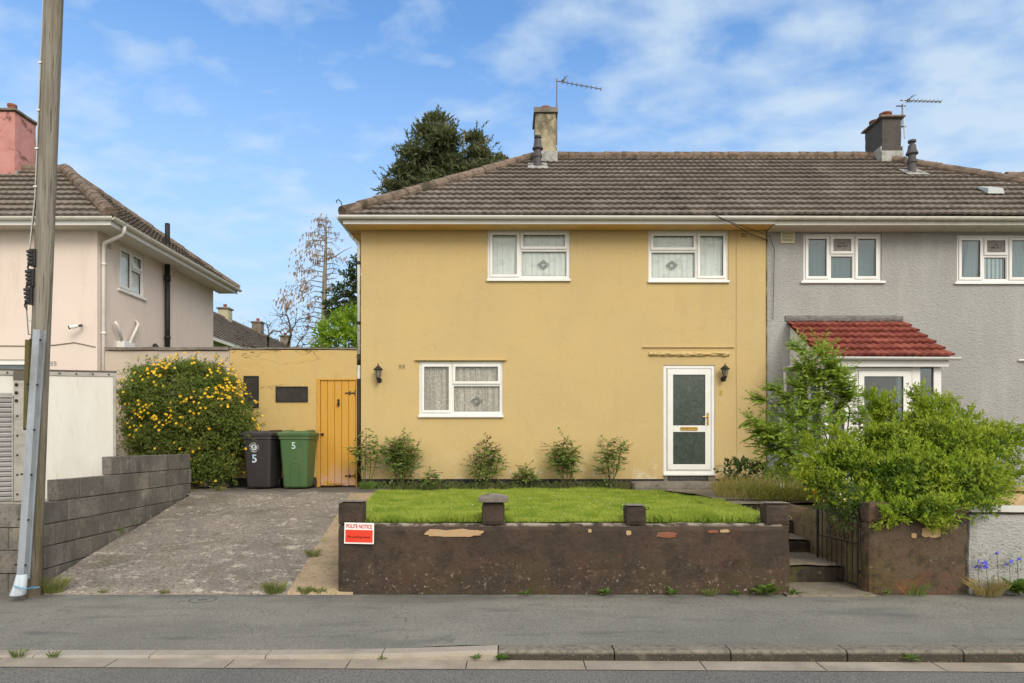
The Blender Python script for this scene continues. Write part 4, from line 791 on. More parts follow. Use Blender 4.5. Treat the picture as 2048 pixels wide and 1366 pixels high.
patch(fw,852,962,1059,1073,bare,seed=1,off=.009); patch(fw,1252,1262,1061,1070,bare,seed=5,off=.011); patch(fw,1176,1183,1058,1065,bare,seed=3,off=.009); patch(fw,1313,1352,1064,1075,bare_o,seed=7,off=.009); patch(fw,1415,1436,1060,1066,bare_o,seed=8,off=.009); patch(fw,1440,1458,1059,1065,bare,seed=9,off=.009)

rw = thing('garden_wall', (4.3,7.3,0), 'short brown painted wall with green growth right of the iron gate', 'wall')
w0, w1, w2 = WX(1738,FY), WX(1770,FY), WX(1937,FY)
rough_box(w0-.01,w2,FY,FY+.22,-.06,.775,.07,.012,.018).build('wall', brown2, rw)
rough_box(w0-.006,w1+.09,FY+.004,FY+.225,.757,.985,.05,.007,.012).build('pillar', brown2, rw); rough_box(w2-.168,w2-.004,FY+.004,FY+.225,.757,.95,.05,.007,.012).build('pillar', brown2, rw)
patch(rw,1842,1882,1056,1075,bare,seed=21); patch(rw,1822,1832,1066,1076,bare,seed=22,off=.011)
gwl = thing('garden_wall', (6,7.3,0), 'grey roughcast boundary wall with white coping at the right edge', 'wall')
rough_box(w2+.004,9,FY+.01,FY+.22,-.06,.87,.09,.008,.02).build('wall', grey, gwl)
rough_box(w2+.004,9,FY-.03,FY+.26,.872,.945,.12,.006,.012).build('coping', M('white_coping', S(206,204,200), .8, [dict(s=5, c=S(180,178,170), lo=.45, hi=.65, f=.7)]), gwl)
bwl = thing('raised_bed', (6,8.6,0), 'low cream raised bed edge behind the grey wall at right', 'raised bed')
rough_box(5.5,9,8.7,8.85,.6,1.0,.1,.008,.015).build('bed_wall', M('cream_brick', S(206,178,140), .9, [dict(s=5, c=S(176,150,118), lo=.45, hi=.65, f=.7)]), bwl)
rough_box(5.5,9,8.66,8.95,1.002,1.06,.1,.006,.012).build('coping', bare, bwl)
sw = tag(rough_box(3.84,3.98,7.53,10.4,-.05,.775,.08,.01,.02,T=lambda x,y,z:(x+.0*(y-7.5),y,z)).build('garden_wall', side_m), 'brown side wall running back beside the gate steps', 'wall')
# steps behind the gate
st = thing('steps', (3.4,7.9,0), 'mossy concrete steps climbing behind the iron gate', 'steps')
sx0, sx1 = 3.06, 3.835
for (y0,y1,z0,z1) in ((7.84,8.72,-.02,.235),(8.74,9.25,.0,.41),(9.27,9.68,.0,.6),(9.70,10.1,.0,.78)):
    s_ = rough_box(sx0,sx1,y0+.02,y1+.06,z0,z1-.035,.08,.008,.01).build('riser', step_dark, st); rough_box(sx0,sx1,y0,y1+.06,z1-.033,z1,.08,.008,.014).build('tread', pathc, st)
structure(grid(lsp(2.9,3.84,6), [7.19]+lsp(7.2,7.95,6), lambda x, y: (.02 if y > 7.195 else -.05)+.004*mnoise.noise(Vector((x*4,y*4,0)))).build('gate_threshold', pathc))
rough_box(2.70,3.05,7.55,10.2,-.05,.77,.1,.01,.02).build('retaining_wall', brown2); tag(bpy.data.objects['retaining_wall'], 'low brown wall between lawn and gate steps', 'wall')

# block wall with three stepped courses
bl = thing('block_wall', (-5.3,9,0), 'stepped grey concrete block wall along the left of the drive', 'wall')
A_, B_ = Vector((-5.25,7.45,0)), Vector((-5.45,11.6,0)); dr = (B_-A_).normalized(); nr = Vector((-dr.y,dr.x,0)); BL = (B_-A_).length
bk = MB(); mo = MB(); rnd = random.Random(5); th = .12
def TB(a, d, z): p = A_+dr*a+nr*d; return (p.x,p.y,z)
def course(a0, a1, z0, z1, off, T):
    a = a0-off
    while a < a1-.02:
        b0, b1 = max(a0,a)+.006, min(a1,a+.45)-.006
        if b1-b0 > .05:
            j = rnd.uniform(-.005,.005); bk.add([Vector(v_)+mnoise.noise_vector(Vector(v_)*5)*.004 for v_ in [T(x_,y_,z_) for z_ in (z0+.006,z1-.004) for (x_,y_) in ((b0,j),(b1,j),(b1,th+j),(b0,th+j))]], [(0,3,2,1),(4,5,6,7),(0,1,5,4),(1,2,6,5),(2,3,7,6),(3,0,4,7)])
        a += .45
for i, (a0,z0,z1) in enumerate(((0,-.05,.2),(0,.2,.45),(0,.45,.7),(0,.7,.95),(.47,.95,1.2),(1.62,1.2,1.45))):
    course(a0,BL,z0,z1,.225*(i % 2),TB); mo.box(a0+.012,BL-.012,.012,th-.012,z0,z1-.012,TB)
TB2 = lambda a, d, z: (A_.x-.002-a, 7.42+d, z)
for i, (z0,z1) in enumerate(((-.05,.2),(.2,.45),(.45,.7),(.7,.95))): course(0,4.5,z0,z1,.225*((i+1) % 2),TB2); mo.box(.01,4.49,.012,th-.012,z0,z1-.012,TB2)
bk.build('blockwork', block, bl, bevel=.008); mo.build('mortar', mortar, bl)

# ------------------------------------------------------------------ sign, gate
sg = thing('notice_sign', (-1.6,7.28,.5), 'white and red POLITE NOTICE sign fixed to the left end of the brown front wall', 'sign')
s0,s1,sz0,sz1 = WX(690,FY), WX(749,FY), WZ(1087,FY), WZ(1045,FY); scx, scz = (s0+s1)/2, (sz0+sz1)/2; sy_ = FY-.032
rr = Matrix.Translation((scx,0,scz)) @ Matrix.Rotation(R(1.2),4,'Y') @ Matrix.Translation((-scx,0,-scz)); TR = lambda x,y,z: tuple(rr @ Vector((x,y,z)))
MB().box(s0,s1,sy_,sy_+.006,sz0,sz1,TR).build('panel', sign_w, sg, bevel=.002)
MB().box(s0+.012,s1-.012,sy_-.002,sy_-.0002,sz0+.016,sz1-.075,TR).build('red_field', sign_r, sg)
t_ = text_mb('POLITE NOTICE', .058, rr @ facing((scx,sy_-.0015,sz1-.04)), .001, .96, bold=.0012); t_.v = [(scx+(x-scx)*.70,y,scz+(z-scz)*1.0) for x,y,z in t_.v]; t_.build('lettering', sign_t, sg)
text_mb('No parking please', .034, rr @ facing((scx,sy_-.003,sz0+.075)), .001, .98, bold=.0003).build('lettering', sign_d, sg)

gt = thing('iron_gate', (3.75,7.45,0), 'rusty black wrought iron garden gate standing open', 'gate')
H_ = Vector((3.785,7.47,0)); E_ = Vector((3.70,8.26,0)); gdv = (E_-H_); GWd = gdv.length; gdv.normalize()
def GP(a, z): p = H_+gdv*a; return (p.x,p.y,z)
gm = MB(); zb, zt = .05, .885
for a, rr_ in ((0,.014),(GWd,.016)): gm.tube([GP(a,zb-.01),GP(a,zt)],rr_,6)
for z in (zb+.02, .515): gm.tube([GP(0,z),GP(GWd,z)],.009,6)
gm.tube([GP(0,zt-.04),GP(GWd*.5,zt-.02),GP(GWd,zt)],.009,6)
fr_ = gm.build('frame', iron, gt); bm_ = MB()
for i in range(1,8): bm_.tube([GP(GWd*i/8,zb+.02),GP(GWd*i/8,.515 if i not in (1,7) else zt-.03)],.006,6)
bm_.build('bars', iron, gt); sc2 = MB()
def spiral(ca, cz, r, s):
    return [GP(ca+s*r*(1-t*.75)*math.cos(t*6.5), cz+r*(1-t*.75)*math.sin(t*6.5)) for t in lsp(0,1,14)]
for ca in (.2,.32,.44,.58):
    sc2.tube(spiral(ca,.57,.045,1 if ca in (.2,.44) else -1),.005,5)
for ca, s in ((.26,1),(.52,-1)): sc2.tube([GP(ca+s*.16,zt-.03),GP(ca+s*.07,.72),GP(ca,.62),GP(ca-s*.01,.52)],.006,5); sc2.tube([GP(ca-s*.12,zt-.03),GP(ca-s*.05,.72),GP(ca,.62)],.006,5)
sc2.build('scrollwork', iron, gt); MB().box(H_.x-.0,H_.x+.06,7.44,7.47,.2,.23).box(H_.x-.0,H_.x+.06,7.44,7.47,.7,.73).build('hinge', iron, gt); MB().tube([GP(GWd,.66),GP(GWd+.05,.66)],.012,6).tube([GP(GWd-.02,.66),GP(GWd-.02,.72)],.008,6).build('latch', iron, gt)

# ------------------------------------------------------------------ pole with cable guard
pl = thing('utility_pole', (-5.05,7.2,0), 'leaning weathered wooden utility pole with a galvanised cable guard at its foot', 'utility pole')
pp = lambda z: Vector((-5.075+.0385*z, 7.2, z)); mb = MB(); n = 20; rows = 60
for i in range(rows+1):
    z = -.3+9.3*i/rows; c = pp(z); r = .090-.0010*max(0, z-1)
    for k_ in range(n):
        t = 2*PI*k_/n; q = r*(1+.035*mnoise.noise(Vector((math.cos(t)*4,math.sin(t)*4,z*.35)))+(.018*mnoise.noise(Vector((math.cos(t)*12,math.sin(t)*12,z*.3))))); mb.v.append((c.x+q*math.cos(t), c.y+q*math.sin(t), z))
for i in range(rows):
    for k_ in range(n): k2 = (k_+1) % n; mb.f.append((i*n+k_,i*n+k2,(i+1)*n+k2,(i+1)*n+k_))
mb.f.append(tuple((rows)*n+k_ for k_ in range(n))); mb.build('shaft', wood_pole, pl, smooth=True)
g_t, g_b = W(77,660,7.06), W(44,1158,7.0); ax_ = (g_t-g_b); gl_n = ax_.length; ax_.normalize(); sd_ = Vector((1,0,0)); sd_ = (sd_-ax_*sd_.dot(ax_)).normalized(); fw_ = ax_.cross(sd_)
TGd = lambda a, d, z: tuple(g_b+sd_*a+fw_*d+ax_*z)
gd_ = MB(); prof = [(-.062,.035),(-.062,.028),(-.045,.028),(-.040,-.03),(.040,-.03),(.045,.028),(.062,.028),(.062,.035),(.038,.035),(.034,-.022),(-.034,-.022),(-.038,.035)]
gd_.add([TGd(a*.92,-d if fw_.y < 0 else d,z) for z in (0,gl_n) for a, d in prof], [(i,(i+1) % 12,12+(i+1) % 12,12+i) for i in range(12)]+[tuple(range(12)),tuple(range(23,11,-1))])
gdo = gd_.build('cable_guard', galv, pl)
bo = MB()
for i in range(6):
    for s in (-1,1):
        c = Vector(TGd(s*.05,-.0,.15+i*gl_n*.18)); bo.lathe((c.x,c.y-.035,c.z),[(.0,-.012),(.011,-.006),(.011,.006),(.0,.012)],8)
bo.build('bolt', iron, gdo)
cb_ = W(36,1190,6.98); cbp = MB(); ring_n = 14
for (v_, ww, dd_, uu) in ((1148,.05,.045,44),(1156,.055,.05,43),(1172,.062,.06,40),(1188,.075,.07,36),(1190,.07,.066,35)):
    c = W(uu,v_,6.99)
    for k_ in range(ring_n):
        t = 2*PI*k_/ring_n; cbp.v.append((c.x+ww*math.cos(t)*(1+.1*mnoise.noise(Vector((math.cos(t)*2,math.sin(t)*2,v_)))), c.y+dd_*math.sin(t), max(.004,c.z)))
for i in range(4):
    for k_ in range(ring_n): k2 = (k_+1) % ring_n; cbp.f.append((i*ring_n+k_,i*ring_n+k2,(i+1)*ring_n+k2,(i+1)*ring_n+k_))
cbp.build('plastic_boot', clearp, pl, smooth=True)
MB().tube([W(28,1172,6.91),W(40,1176,6.90),W(52,1178,6.92),W(66,1176,7.06),W(79,1174,7.1)],.006,6).tube([W(52,1178,6.92),W(68,1173,7.08)],.005,6).build('cord', bluetie, pl)
for vv, uu in ((516,64),(556,61),(592,58)):
    c = W(uu,vv,7.12); ins = MB()
    for j in range(4): ins.box(c.x-.034+.004*j,c.x+.03,c.y-.04,c.y+.04,c.z+.06-j*.04-.014,c.z+.06-j*.04+.014)
    ins.box(c.x-.012,c.x+.05,c.y-.03,c.y+.03,c.z-.09,c.z+.09).tube([(c.x-.03,c.y,c.z-.05),(c.x-.045,c.y,c.z-.1),(c.x-.02,c.y,c.z-.14)],.01,6); ins.build('terminal_block', plastic_black, pl, bevel=.004)
for s in (0,1): 
    pts = [pp(9)+Vector((-.078,-.045+s*.02,0)), pp(6)+Vector((-.082,-.045,0)), pp(4.2)+Vector((-.088,-.045+s*.02,0)), pp(3.5)+Vector((-.125,-.06,0)), pp(3.0)+Vector((-.11,-.07,0)), pp(2.75)+Vector((-.06,-.1,0)), g_t+Vector((0,.02,-.05))]
    MB().tube(pts,.007,6).build('cable', wire if s else M('pale_cable', S(176,176,172), .6), pl)
for z in (2.9,3.1,4.3,4.7,5.1,5.6): c = pp(z); MB().box(c.x-.1,c.x-.065,c.y-.06,c.y-.02,z,z+.015).build('cable_clip', upvc, pl)
bt = MB(); c = pp(1.35); bt.tube([W(57,680,7.08),W(55,760,7.08),W(53,860,7.08)],.03,8); bt.build('timber_batten', M('olive_batten', S(96,90,58), .9, [dict(s=6, c=S(72,66,44), lo=.45, hi=.62, f=.7, st=(3,3,.3))]), pl)

# ------------------------------------------------------------------ box truck body parked next door
tk = thing('box_trailer', (-7.5,10.5,.4), 'white box trailer with grey roller shutter parked behind the block wall', 'trailer')
TY = 10.0; ta = R(29); tc_ = Vector((WX(232,TY),TY,0)); tcs, tsn = math.cos(ta), math.sin(ta)
def TT(a, d, z): return (tc_.x-a*tcs-d*tsn, tc_.y-a*tsn+d*tcs, z-a*.028)
TL, TW_, tz0, tz1 = 4.2, 1.9, .86, WZ(742,TY)
def up(u): q_ = (u-1024)/F; return (tc_.x-q_*tc_.y)/(tcs-q_*tsn)
TZ = lambda v, a=1.2: WZ(v, TY-a*tsn)+a*.028
b = MB().box(.03,up(53)-.0,.012,TW_,tz0,tz1-.01,TT); b.box(up(53),TL,.02,TW_,tz0,tz1-.012,TT); b.build('body', truck_w, tk, bevel=.006)
tr = MB().box(-.0,TL,-.0,.012,tz1-.085,tz1-.022,TT).box(.0,.035,-.002,.03,tz0,tz1-.086,TT).box(up(53),up(28),-.03,.02,tz0,tz1-.16,TT).box(0,TL,-.012,.012,tz0-.06,tz0-.002,TT); tr.build('trim', truck_g, tk, bevel=.004)
MB().box(-.01,TL,-.012,.05,tz1-.02,tz1,TT).box(up(53)-.005,up(27),-.036,.02,tz1-.158,tz1-.03,TT).build('top_rail', M('dark_rail', S(96,90,84), .6, [dict(s=6, c=S(120,112,100), lo=.45, hi=.6, f=.7)]), tk, bevel=.004)
rv = MB()
for i in range(16): a = .09+i*.2; c = TT(a,-.004,tz1-.053); rv.lathe(c,[(.0,-.012),(.01,-.008),(.01,.008),(.0,.012)],8)
for i in range(3): c = TT((up(53)+up(28))/2+.04,-.036,tz1-.22-i*.11); rv.lathe(c,[(.0,-.022),(.02,-.015),(.02,.015),(.0,.022)],8)
for i in range(5): c = TT((up(53)+up(28))/2+.03,-.034,tz1-.65-i*.27); rv.lathe(c,[(.0,-.014),(.012,-.01),(.012,.01),(.0,.014)],8)
rv.build('rivet', iron, tk)
sh = MB(); u0_ = up(27)+.02; z = tz0
while z < TZ(795): sh.add([TT(a,d,zz) for a in (u0_,TL-.05) for d, zz in ((.016,z),(-.006,z+.01),(-.01,z+.045),(.0,z+.06),(.016,z+.066))],[(i,i+1,6+i,5+i) for i in range(4)]); z += .068
sh.build('roller_shutter', shutter_m, tk); MB().box(up(27),TL-.04,-.02,.015,TZ(795),TZ(791),TT).box(up(27)-.0,up(27)+.018,-.02,.015,tz0,TZ(796),TT).build('shutter_frame', truck_g, tk)
MB().box(up(62),up(54)-.01,-.01,.011,TZ(793,1.0),TZ(786,1.0),TT).build('marker_lamp', orange, tk); MB().box(up(64),up(54)-.01,-.006,.011,TZ(830,1.0),TZ(805,1.0),TT).build('label_plate', sign_w, tk)
cpl = Vector(TT(up(53),-.008,TZ(818,1.0))); text_mb('o', .14, facing(cpl,-ta*-1*-1), .002, bold=.006).build('label_mark', plastic_black, tk)
for a in (1.2,2.2):
    for d in (.25,TW_-.25):
        c = Vector(TT(a,d,.62)); wh = MB(); nn = 20; pr_ = [(.2,-.08),(.29,-.1),(.32,-.06),(.32,.06),(.29,.1),(.2,.08)]
        for r_, y_ in pr_:
            for k_ in range(nn): t = 2*PI*k_/nn; wh.v.append((c.x+r_*math.cos(t),c.y+y_,c.z+r_*math.sin(t)))
        for i in range(5):
            for k_ in range(nn): k2 = (k_+1) % nn; wh.f.append((i*nn+k_,i*nn+k2,(i+1)*nn+k2,(i+1)*nn+k_))
        wo = wh.build('wheel', plastic_black, tk, smooth=True); MB().lathe((0,0,0),[(.2,-.05),(.08,-.07),(.08,.05),(.2,.05)],20).build('rim', truck_g, wo); r_o = wo.children[0]
        r_o.data.transform(Matrix.Translation(c) @ Matrix.Rotation(PI/2,4,'X'))
MB().box(.1,TL-.1,.2,TW_-.2,.62,tz0-.062,TT).build('chassis', blackpaint, tk)

# ------------------------------------------------------------------ wheelie bins
def wheelie(name, label, xc, yf, mat, rz):
    t = thing(name, (xc,yf+.3,G0), label, 'wheelie bin'); bz = G0+.012; h = .98; lo = (.21,.24); hi = (.27,.34); yc = yf+.34
    cR, sR = math.cos(rz), math.sin(rz); TBn = lambda x,y,z: (xc+x*cR-y*sR, yc+x*sR+y*cR, bz+z)
    b = MB(); nseg = 6
    def ringpts(wx, wy, z, rc=.05):
        out = []
        for cx_, cy_, a0 in ((wx-rc,wy-rc,0),(-wx+rc,wy-rc,PI/2),(-wx+rc,-wy+rc,PI),(wx-rc,-wy+rc,3*PI/2)):
            for i in range(nseg+1): a = a0+PI/2*i/nseg; out.append(TBn(cx_+rc*math.cos(a),cy_+rc*math.sin(a)+.0,z))
        return out
    rows = [(lo[0],lo[1],.03),(lo[0]+.008,lo[1]+.01,.06),(hi[0]-.012,hi[1]-.02,h-.12),(hi[0]-.01,hi[1]-.018,h-.08),(hi[0]+.008,hi[1],h-.075),(hi[0]+.008,hi[1],h-.01)]
    vs = []; m = 4*(nseg+1)
    for wx, wy, z in rows: vs += ringpts(wx,wy,z)
    fs = [(i*m+k_,i*m+(k_+1) % m,(i+1)*m+(k_+1) % m,(i+1)*m+k_) for i in range(len(rows)-1) for k_ in range(m)]+[tuple(range(m-1,-1,-1))]
    b.add(vs, fs); body = b.build('body', mat, t)
    yfz = lambda z: -(lo[1]+.01+(hi[1]-.02-lo[1]-.01)*(z-.06)/(h-.18))   # front face
    l = MB(); vs = []
    for wx, wy, z in ((hi[0]+.025,hi[1]+.02,h-.015),(hi[0]+.03,hi[1]+.025,h+.03),(hi[0]+.012,hi[1]+.008,h+.05),(hi[0]-.05,hi[1]-.06,h+.062),(hi[0]-.06,hi[1]-.07,h+.075)): vs += ringpts(wx,wy,z,.045)
    l.add(vs, [(i*m+k_,i*m+(k_+1) % m,(i+1)*m+(k_+1) % m,(i+1)*m+k_) for i in range(4) for k_ in range(m)]+[tuple(4*m+k_ for k_ in range(m))])
    lid = l.build('lid', mat, t, bevel=.004)
    hb = MB()
    for s in (-1,1): hb.add([TBn(*p) for p in ((s*.17,-.27,h+.06),(s*.23,-.27,h+.06),(s*.23,.33,h+.06),(s*.17,.33,h+.06),(s*.18,-.2,h+.085),(s*.22,-.2,h+.085),(s*.22,.3,h+.105),(s*.18,.3,h+.105))],[(0,1,5,4),(1,2,6,5),(2,3,7,6),(3,0,4,7),(4,5,6,7)])
    hb.tube([TBn(-.22,.36,h-.0),TBn(.22,.36,h-.0)],.016,8); hb.build('lid_handle', mat, lid)
    for s in (-1,1):
        c = TBn(s*.235,.22,.09); MB().tube([TBn(s*.20,.24,.09),TBn(s*.25,.24,.09)],.1,18).build('wheel', plastic_black, t)
    if mat is bin_g:
        a = MB(); prv = []; A0 = .085
        path = [(-A0,.06),(-A0,.42)]+[(-A0+.05-.05*math.cos(x_),.42+.06*math.sin(x_)) for x_ in lsp(.3,PI/2,4)]+[(A0-.05+.05*math.sin(x_),.42+.06*math.cos(x_)) for x_ in lsp(0,PI/2-.3,4)]+[(A0,.42),(A0,.06)]
        a.tube([TBn(x_,yfz(z_)-.001,z_) for x_,z_ in path],.008,6); a.build('moulding', mat, body)
    return t, TBn, yfz, h
t1, TB1, yf1, hh = wheelie('wheelie_bin', 'charcoal wheelie bin numbered 5 with a round white emblem', WX(516,12.3)-.01, 12.27, bin_d, R(-3))
t2, TB2_, yf2, hh = wheelie('wheelie_bin', 'green wheelie bin numbered 5 beside the plank door', WX(586,12.3), 12.29, bin_g, R(2))
def on_bin(TBn, yfz, x_, z_, mb):                          # lay flat lettering on the leaning front face
    mb.v = [TBn(x_+p[0], yfz(z_+p[2])-.004+p[1], z_+p[2]) for p in mb.v]; return mb
ft = facing((0,0,0))
on_bin(TB1,yf1,-.045,.545,text_mb('5',.2,ft,.002,bold=.004)).build('number', blue_print, t1)
on_bin(TB2_,yf2,-.005,.80-.02,text_mb('5',.17,ft,.002,bold=.002)).build('number', green_print, t2)
em = MB(); nn = 28                                          # emblem: pale disc with dark figure, ring of letters
em.prism([(.055*math.cos(2*PI*i/nn),.055*math.sin(2*PI*i/nn)) for i in range(nn)],-.001,.002)
on_bin(TB1,yf1,-.045,.755,em).build('emblem_disc', white_print, t1)
em = MB().prism([(-.03,.012),(-.012,.02),(-.004,.038),(.014,.036),(.02,.016),(.008,.01),(.006,-.01),(-.008,-.012),(-.012,.004)],-.003,.0).prism([(-.035,-.018),(.0,-.03),(.034,-.014),(.03,-.008),(.0,-.022),(-.03,-.01)],-.003,.0)
on_bin(TB1,yf1,-.045,.755,em).build('emblem_figure', bin_d, t1)
lt_ = MB(); word = 'BRISTOL CITY COUNCIL '
for i, chx in enumerate(word):
    if chx == ' ': continue
    a = R(165)-2*PI*i/len(word); q = text_mb(chx,.032,Matrix.Translation((.078*math.cos(a),0,.078*math.sin(a))) @ facing((0,0,0),0,a-PI/2),.001,bold=.001); lt_.add(q.v,q.f)
on_bin(TB1,yf1,-.045,.755,lt_).build('emblem_lettering', white_print, t1)

# ------------------------------------------------------------------ lamps, camera, aerials, covers
def lantern(label, x, y, ztop, zb, side):
    t = thing('wall_lantern', (x,y,zb), label, 'wall lamp'); h = ztop-zb; lx, ly = x, y-.13
    MB().tube([(x,y-.001,zb+.06),(x,y-.022,zb+.06)],[.05,.042],14).build('back_plate', iron, t)
    MB().tube([(x,y-.02,zb+.06),(x,y-.08,zb+.02),(x,y-.125,zb+.03),(lx,ly,zb+.07)],.013,8).lathe((lx,ly,zb),[(.0,.0),(.016,.02),(.02,.05),(.03,.07),(.04,.09)],10).build('arm', iron, t)
    cg_ = MB(); b0, b1 = zb+.095, zb+h*.66
    for i in range(6):
        a = 2*PI*i/6+.3; cg_.tube([(lx+.036*math.cos(a),ly+.036*math.sin(a),b0),(lx+.066*math.cos(a),ly+.066*math.sin(a),b1)],.0045,5)
    cg_.lathe((lx,ly,0),[(.038,b0-.008),(.04,b0),(.036,b0+.006)],6); cg_.build('cage', iron, t)
    MB().lathe((lx,ly,0),[(.03,b0),(.058,b1)],6).build('glass', lens_m, t)
    MB().lathe((lx,ly,0),[(.09,b1-.002),(.092,b1+.008),(.06,b1+.04),(.035,b1+.06),(.03,b1+.068),(.012,b1+.074),(.014,b1+.088),(.004,ztop-.002)],6).build('cap', iron, t)
lantern('black coach lantern on yellow wall left of the ground floor window', WX(759,HW), HW, WZ(726,12.87), WZ(766,12.87), 1)
lantern('black coach lantern on yellow wall right of the white front door', WX(1446,HW), HW, WZ(726,12.87), WZ(763,12.87), -1)

cc = thing('security_camera', (WX(150,HW),HW,3.9), 'small white security camera on the pink house front', 'security camera')
c1p, c2p = Vector((WX(141,12.85),12.8,WZ(655,12.8))), Vector((WX(156,12.85),12.86,WZ(651.5,12.85)))
MB().tube([c1p,c2p],.034,12).build('body', upvc, cc, smooth=False); MB().tube([c1p+(c1p-c2p)*.03,c1p+(c2p-c1p)*.1],.036,12).build('lens_hood', plastic_black, cc); MB().tube([c2p,c2p+Vector((.04,.02,.01)),(WX(163,HW),HW-.001,WZ(650,HW))],.02,8).build('bracket', plastic_black, cc)

def aerial(label, base, top, boom_end, reflector, n_el, mat_mast, group=None, bracket=False):
    t = thing('tv_aerial', base, label, 'aerial'); b_, t_p, e = Vector(base), Vector(top), Vector(boom_end)
    MB().tube([b_,t_p],.016,6).build('mast', mat_mast, t); bs = t_p+Vector((0,0,-.06)); d = (e-bs); back = bs-d.normalized()*reflector
    MB().tube([back,e],.011,6).build('boom', alu, t); el = MB(); s = Vector((0,1,0))
    for i in range(n_el):
        c = bs+d*((i+1.2)/(n_el+.2)); hl = .11-.03*i/n_el; el.tube([c-s*hl,c+s*hl],.006,5); el.box(c.x-.012,c.x+.012,c.y-.012,c.y+.012,c.z-.03,c.z+.01)
    for sg_ in (1,-1): p = bs+d*.08; el.tube([p,p+Vector((.18,.1*sg_,.13 if sg_ > 0 else .09))],.007,5); el.tube([p+Vector((.1,-.12,.07)),p+Vector((.1,.12,.07))],.006,5)
    el.box(bs.x+d.x*.16-.03,bs.x+d.x*.16+.03,bs.y-.03,bs.y+.03,bs.z-.03,bs.z+.03); el.build('elements', alu, t)
    if bracket: MB().box(b_.x-.2,b_.x+.03,b_.y-.012,b_.y+.012,b_.z+.28,b_.z+.3).box(b_.x-.2,b_.x+.03,b_.y-.012,b_.y+.012,b_.z+.78,b_.z+.8).tube([(b_.x-.06,b_.y,b_.z+.25),(b_.x-.06,b_.y,b_.z+.83)],.01,5).build('bracket', iron, t)
aerial('dark television aerial on the stained cream chimney', (WX(1113.5,16.6),16.6,8.9), W(1113.5,157,16.6), W(1202,178,16.3), .02, 9, alu)
aerial('pale television aerial bracketed to the dark grey chimney', W(1809,277,16.6), W(1806.5,196,16.6), W(1881,203,16.4), .07, 9, M('pale_mast', S(196,198,200), .5), bracket=True)

cv = tag(MB().lathe((WX(408,7.08),7.05,-.004),[(.14,-.02),(.14,.006),(.122,.008),(.118,.004),(.05,.004),(.048,.007),(.0,.007)],28).build('access_cover', M('iron_cover', S(92,92,88), .8, [dict(s=30, c=S(120,120,114), lo=.5, hi=.65, f=.7)]),smooth=False), 'small round iron cover set in the pavement', 'access cover')
sc3 = thing('access_cover', (-5.4,6.6,0), 'pale concrete access cover in pavement at left edge', 'access cover')
q = [(-6.2,6.63),(-5.02,6.63),(-5.14,6.26),(-6.2,6.26)]
MB().add([(x_,y_,.012) for x_,y_ in q]+[(x_,y_,-.1) for x_,y_ in q],[(0,1,2,3),(0,4,5,1),(1,5,6,2),(2,6,7,3),(3,7,4,0)]).build('slab', kerb_l, sc3, bevel=.006)
ql = MB(); 
for i in range(4): a, b_ = Vector((*q[i],.0)), Vector((*q[(i+1) % 4],.0)); ql.tube([a+Vector((0,0,.008)),b_+Vector((0,0,.008))],.012,5)
ql.build('rim', blackpaint, sc3)
ds = tag(rough_box(WX(1268,12.35),WX(1482,12.35),12.33,HW-.014,.55,WZ(965,12.33),.1,.008,.02).build('doorstep', conc), 'long weathered concrete doorstep slab below the white front door', 'doorstep')
wr = tag(MB().tube([W(1425,428,12.4),W(1455,442,12.45),W(1500,468,12.9),(WX(1535,HW),HW-.03,WZ(482,HW))],.008,5).tube([W(1438,436,12.44),W(1540,472,12.9),(WX(1548,HW),HW-.02,WZ(500,HW)),(WX(1545,HW),HW-.02,WZ(640,HW))],.006,5).build('telephone_cable', wire), 'thin dark telephone cable under the eaves at the house joint', 'cable')

# ------------------------------------------------------------------ houses far behind

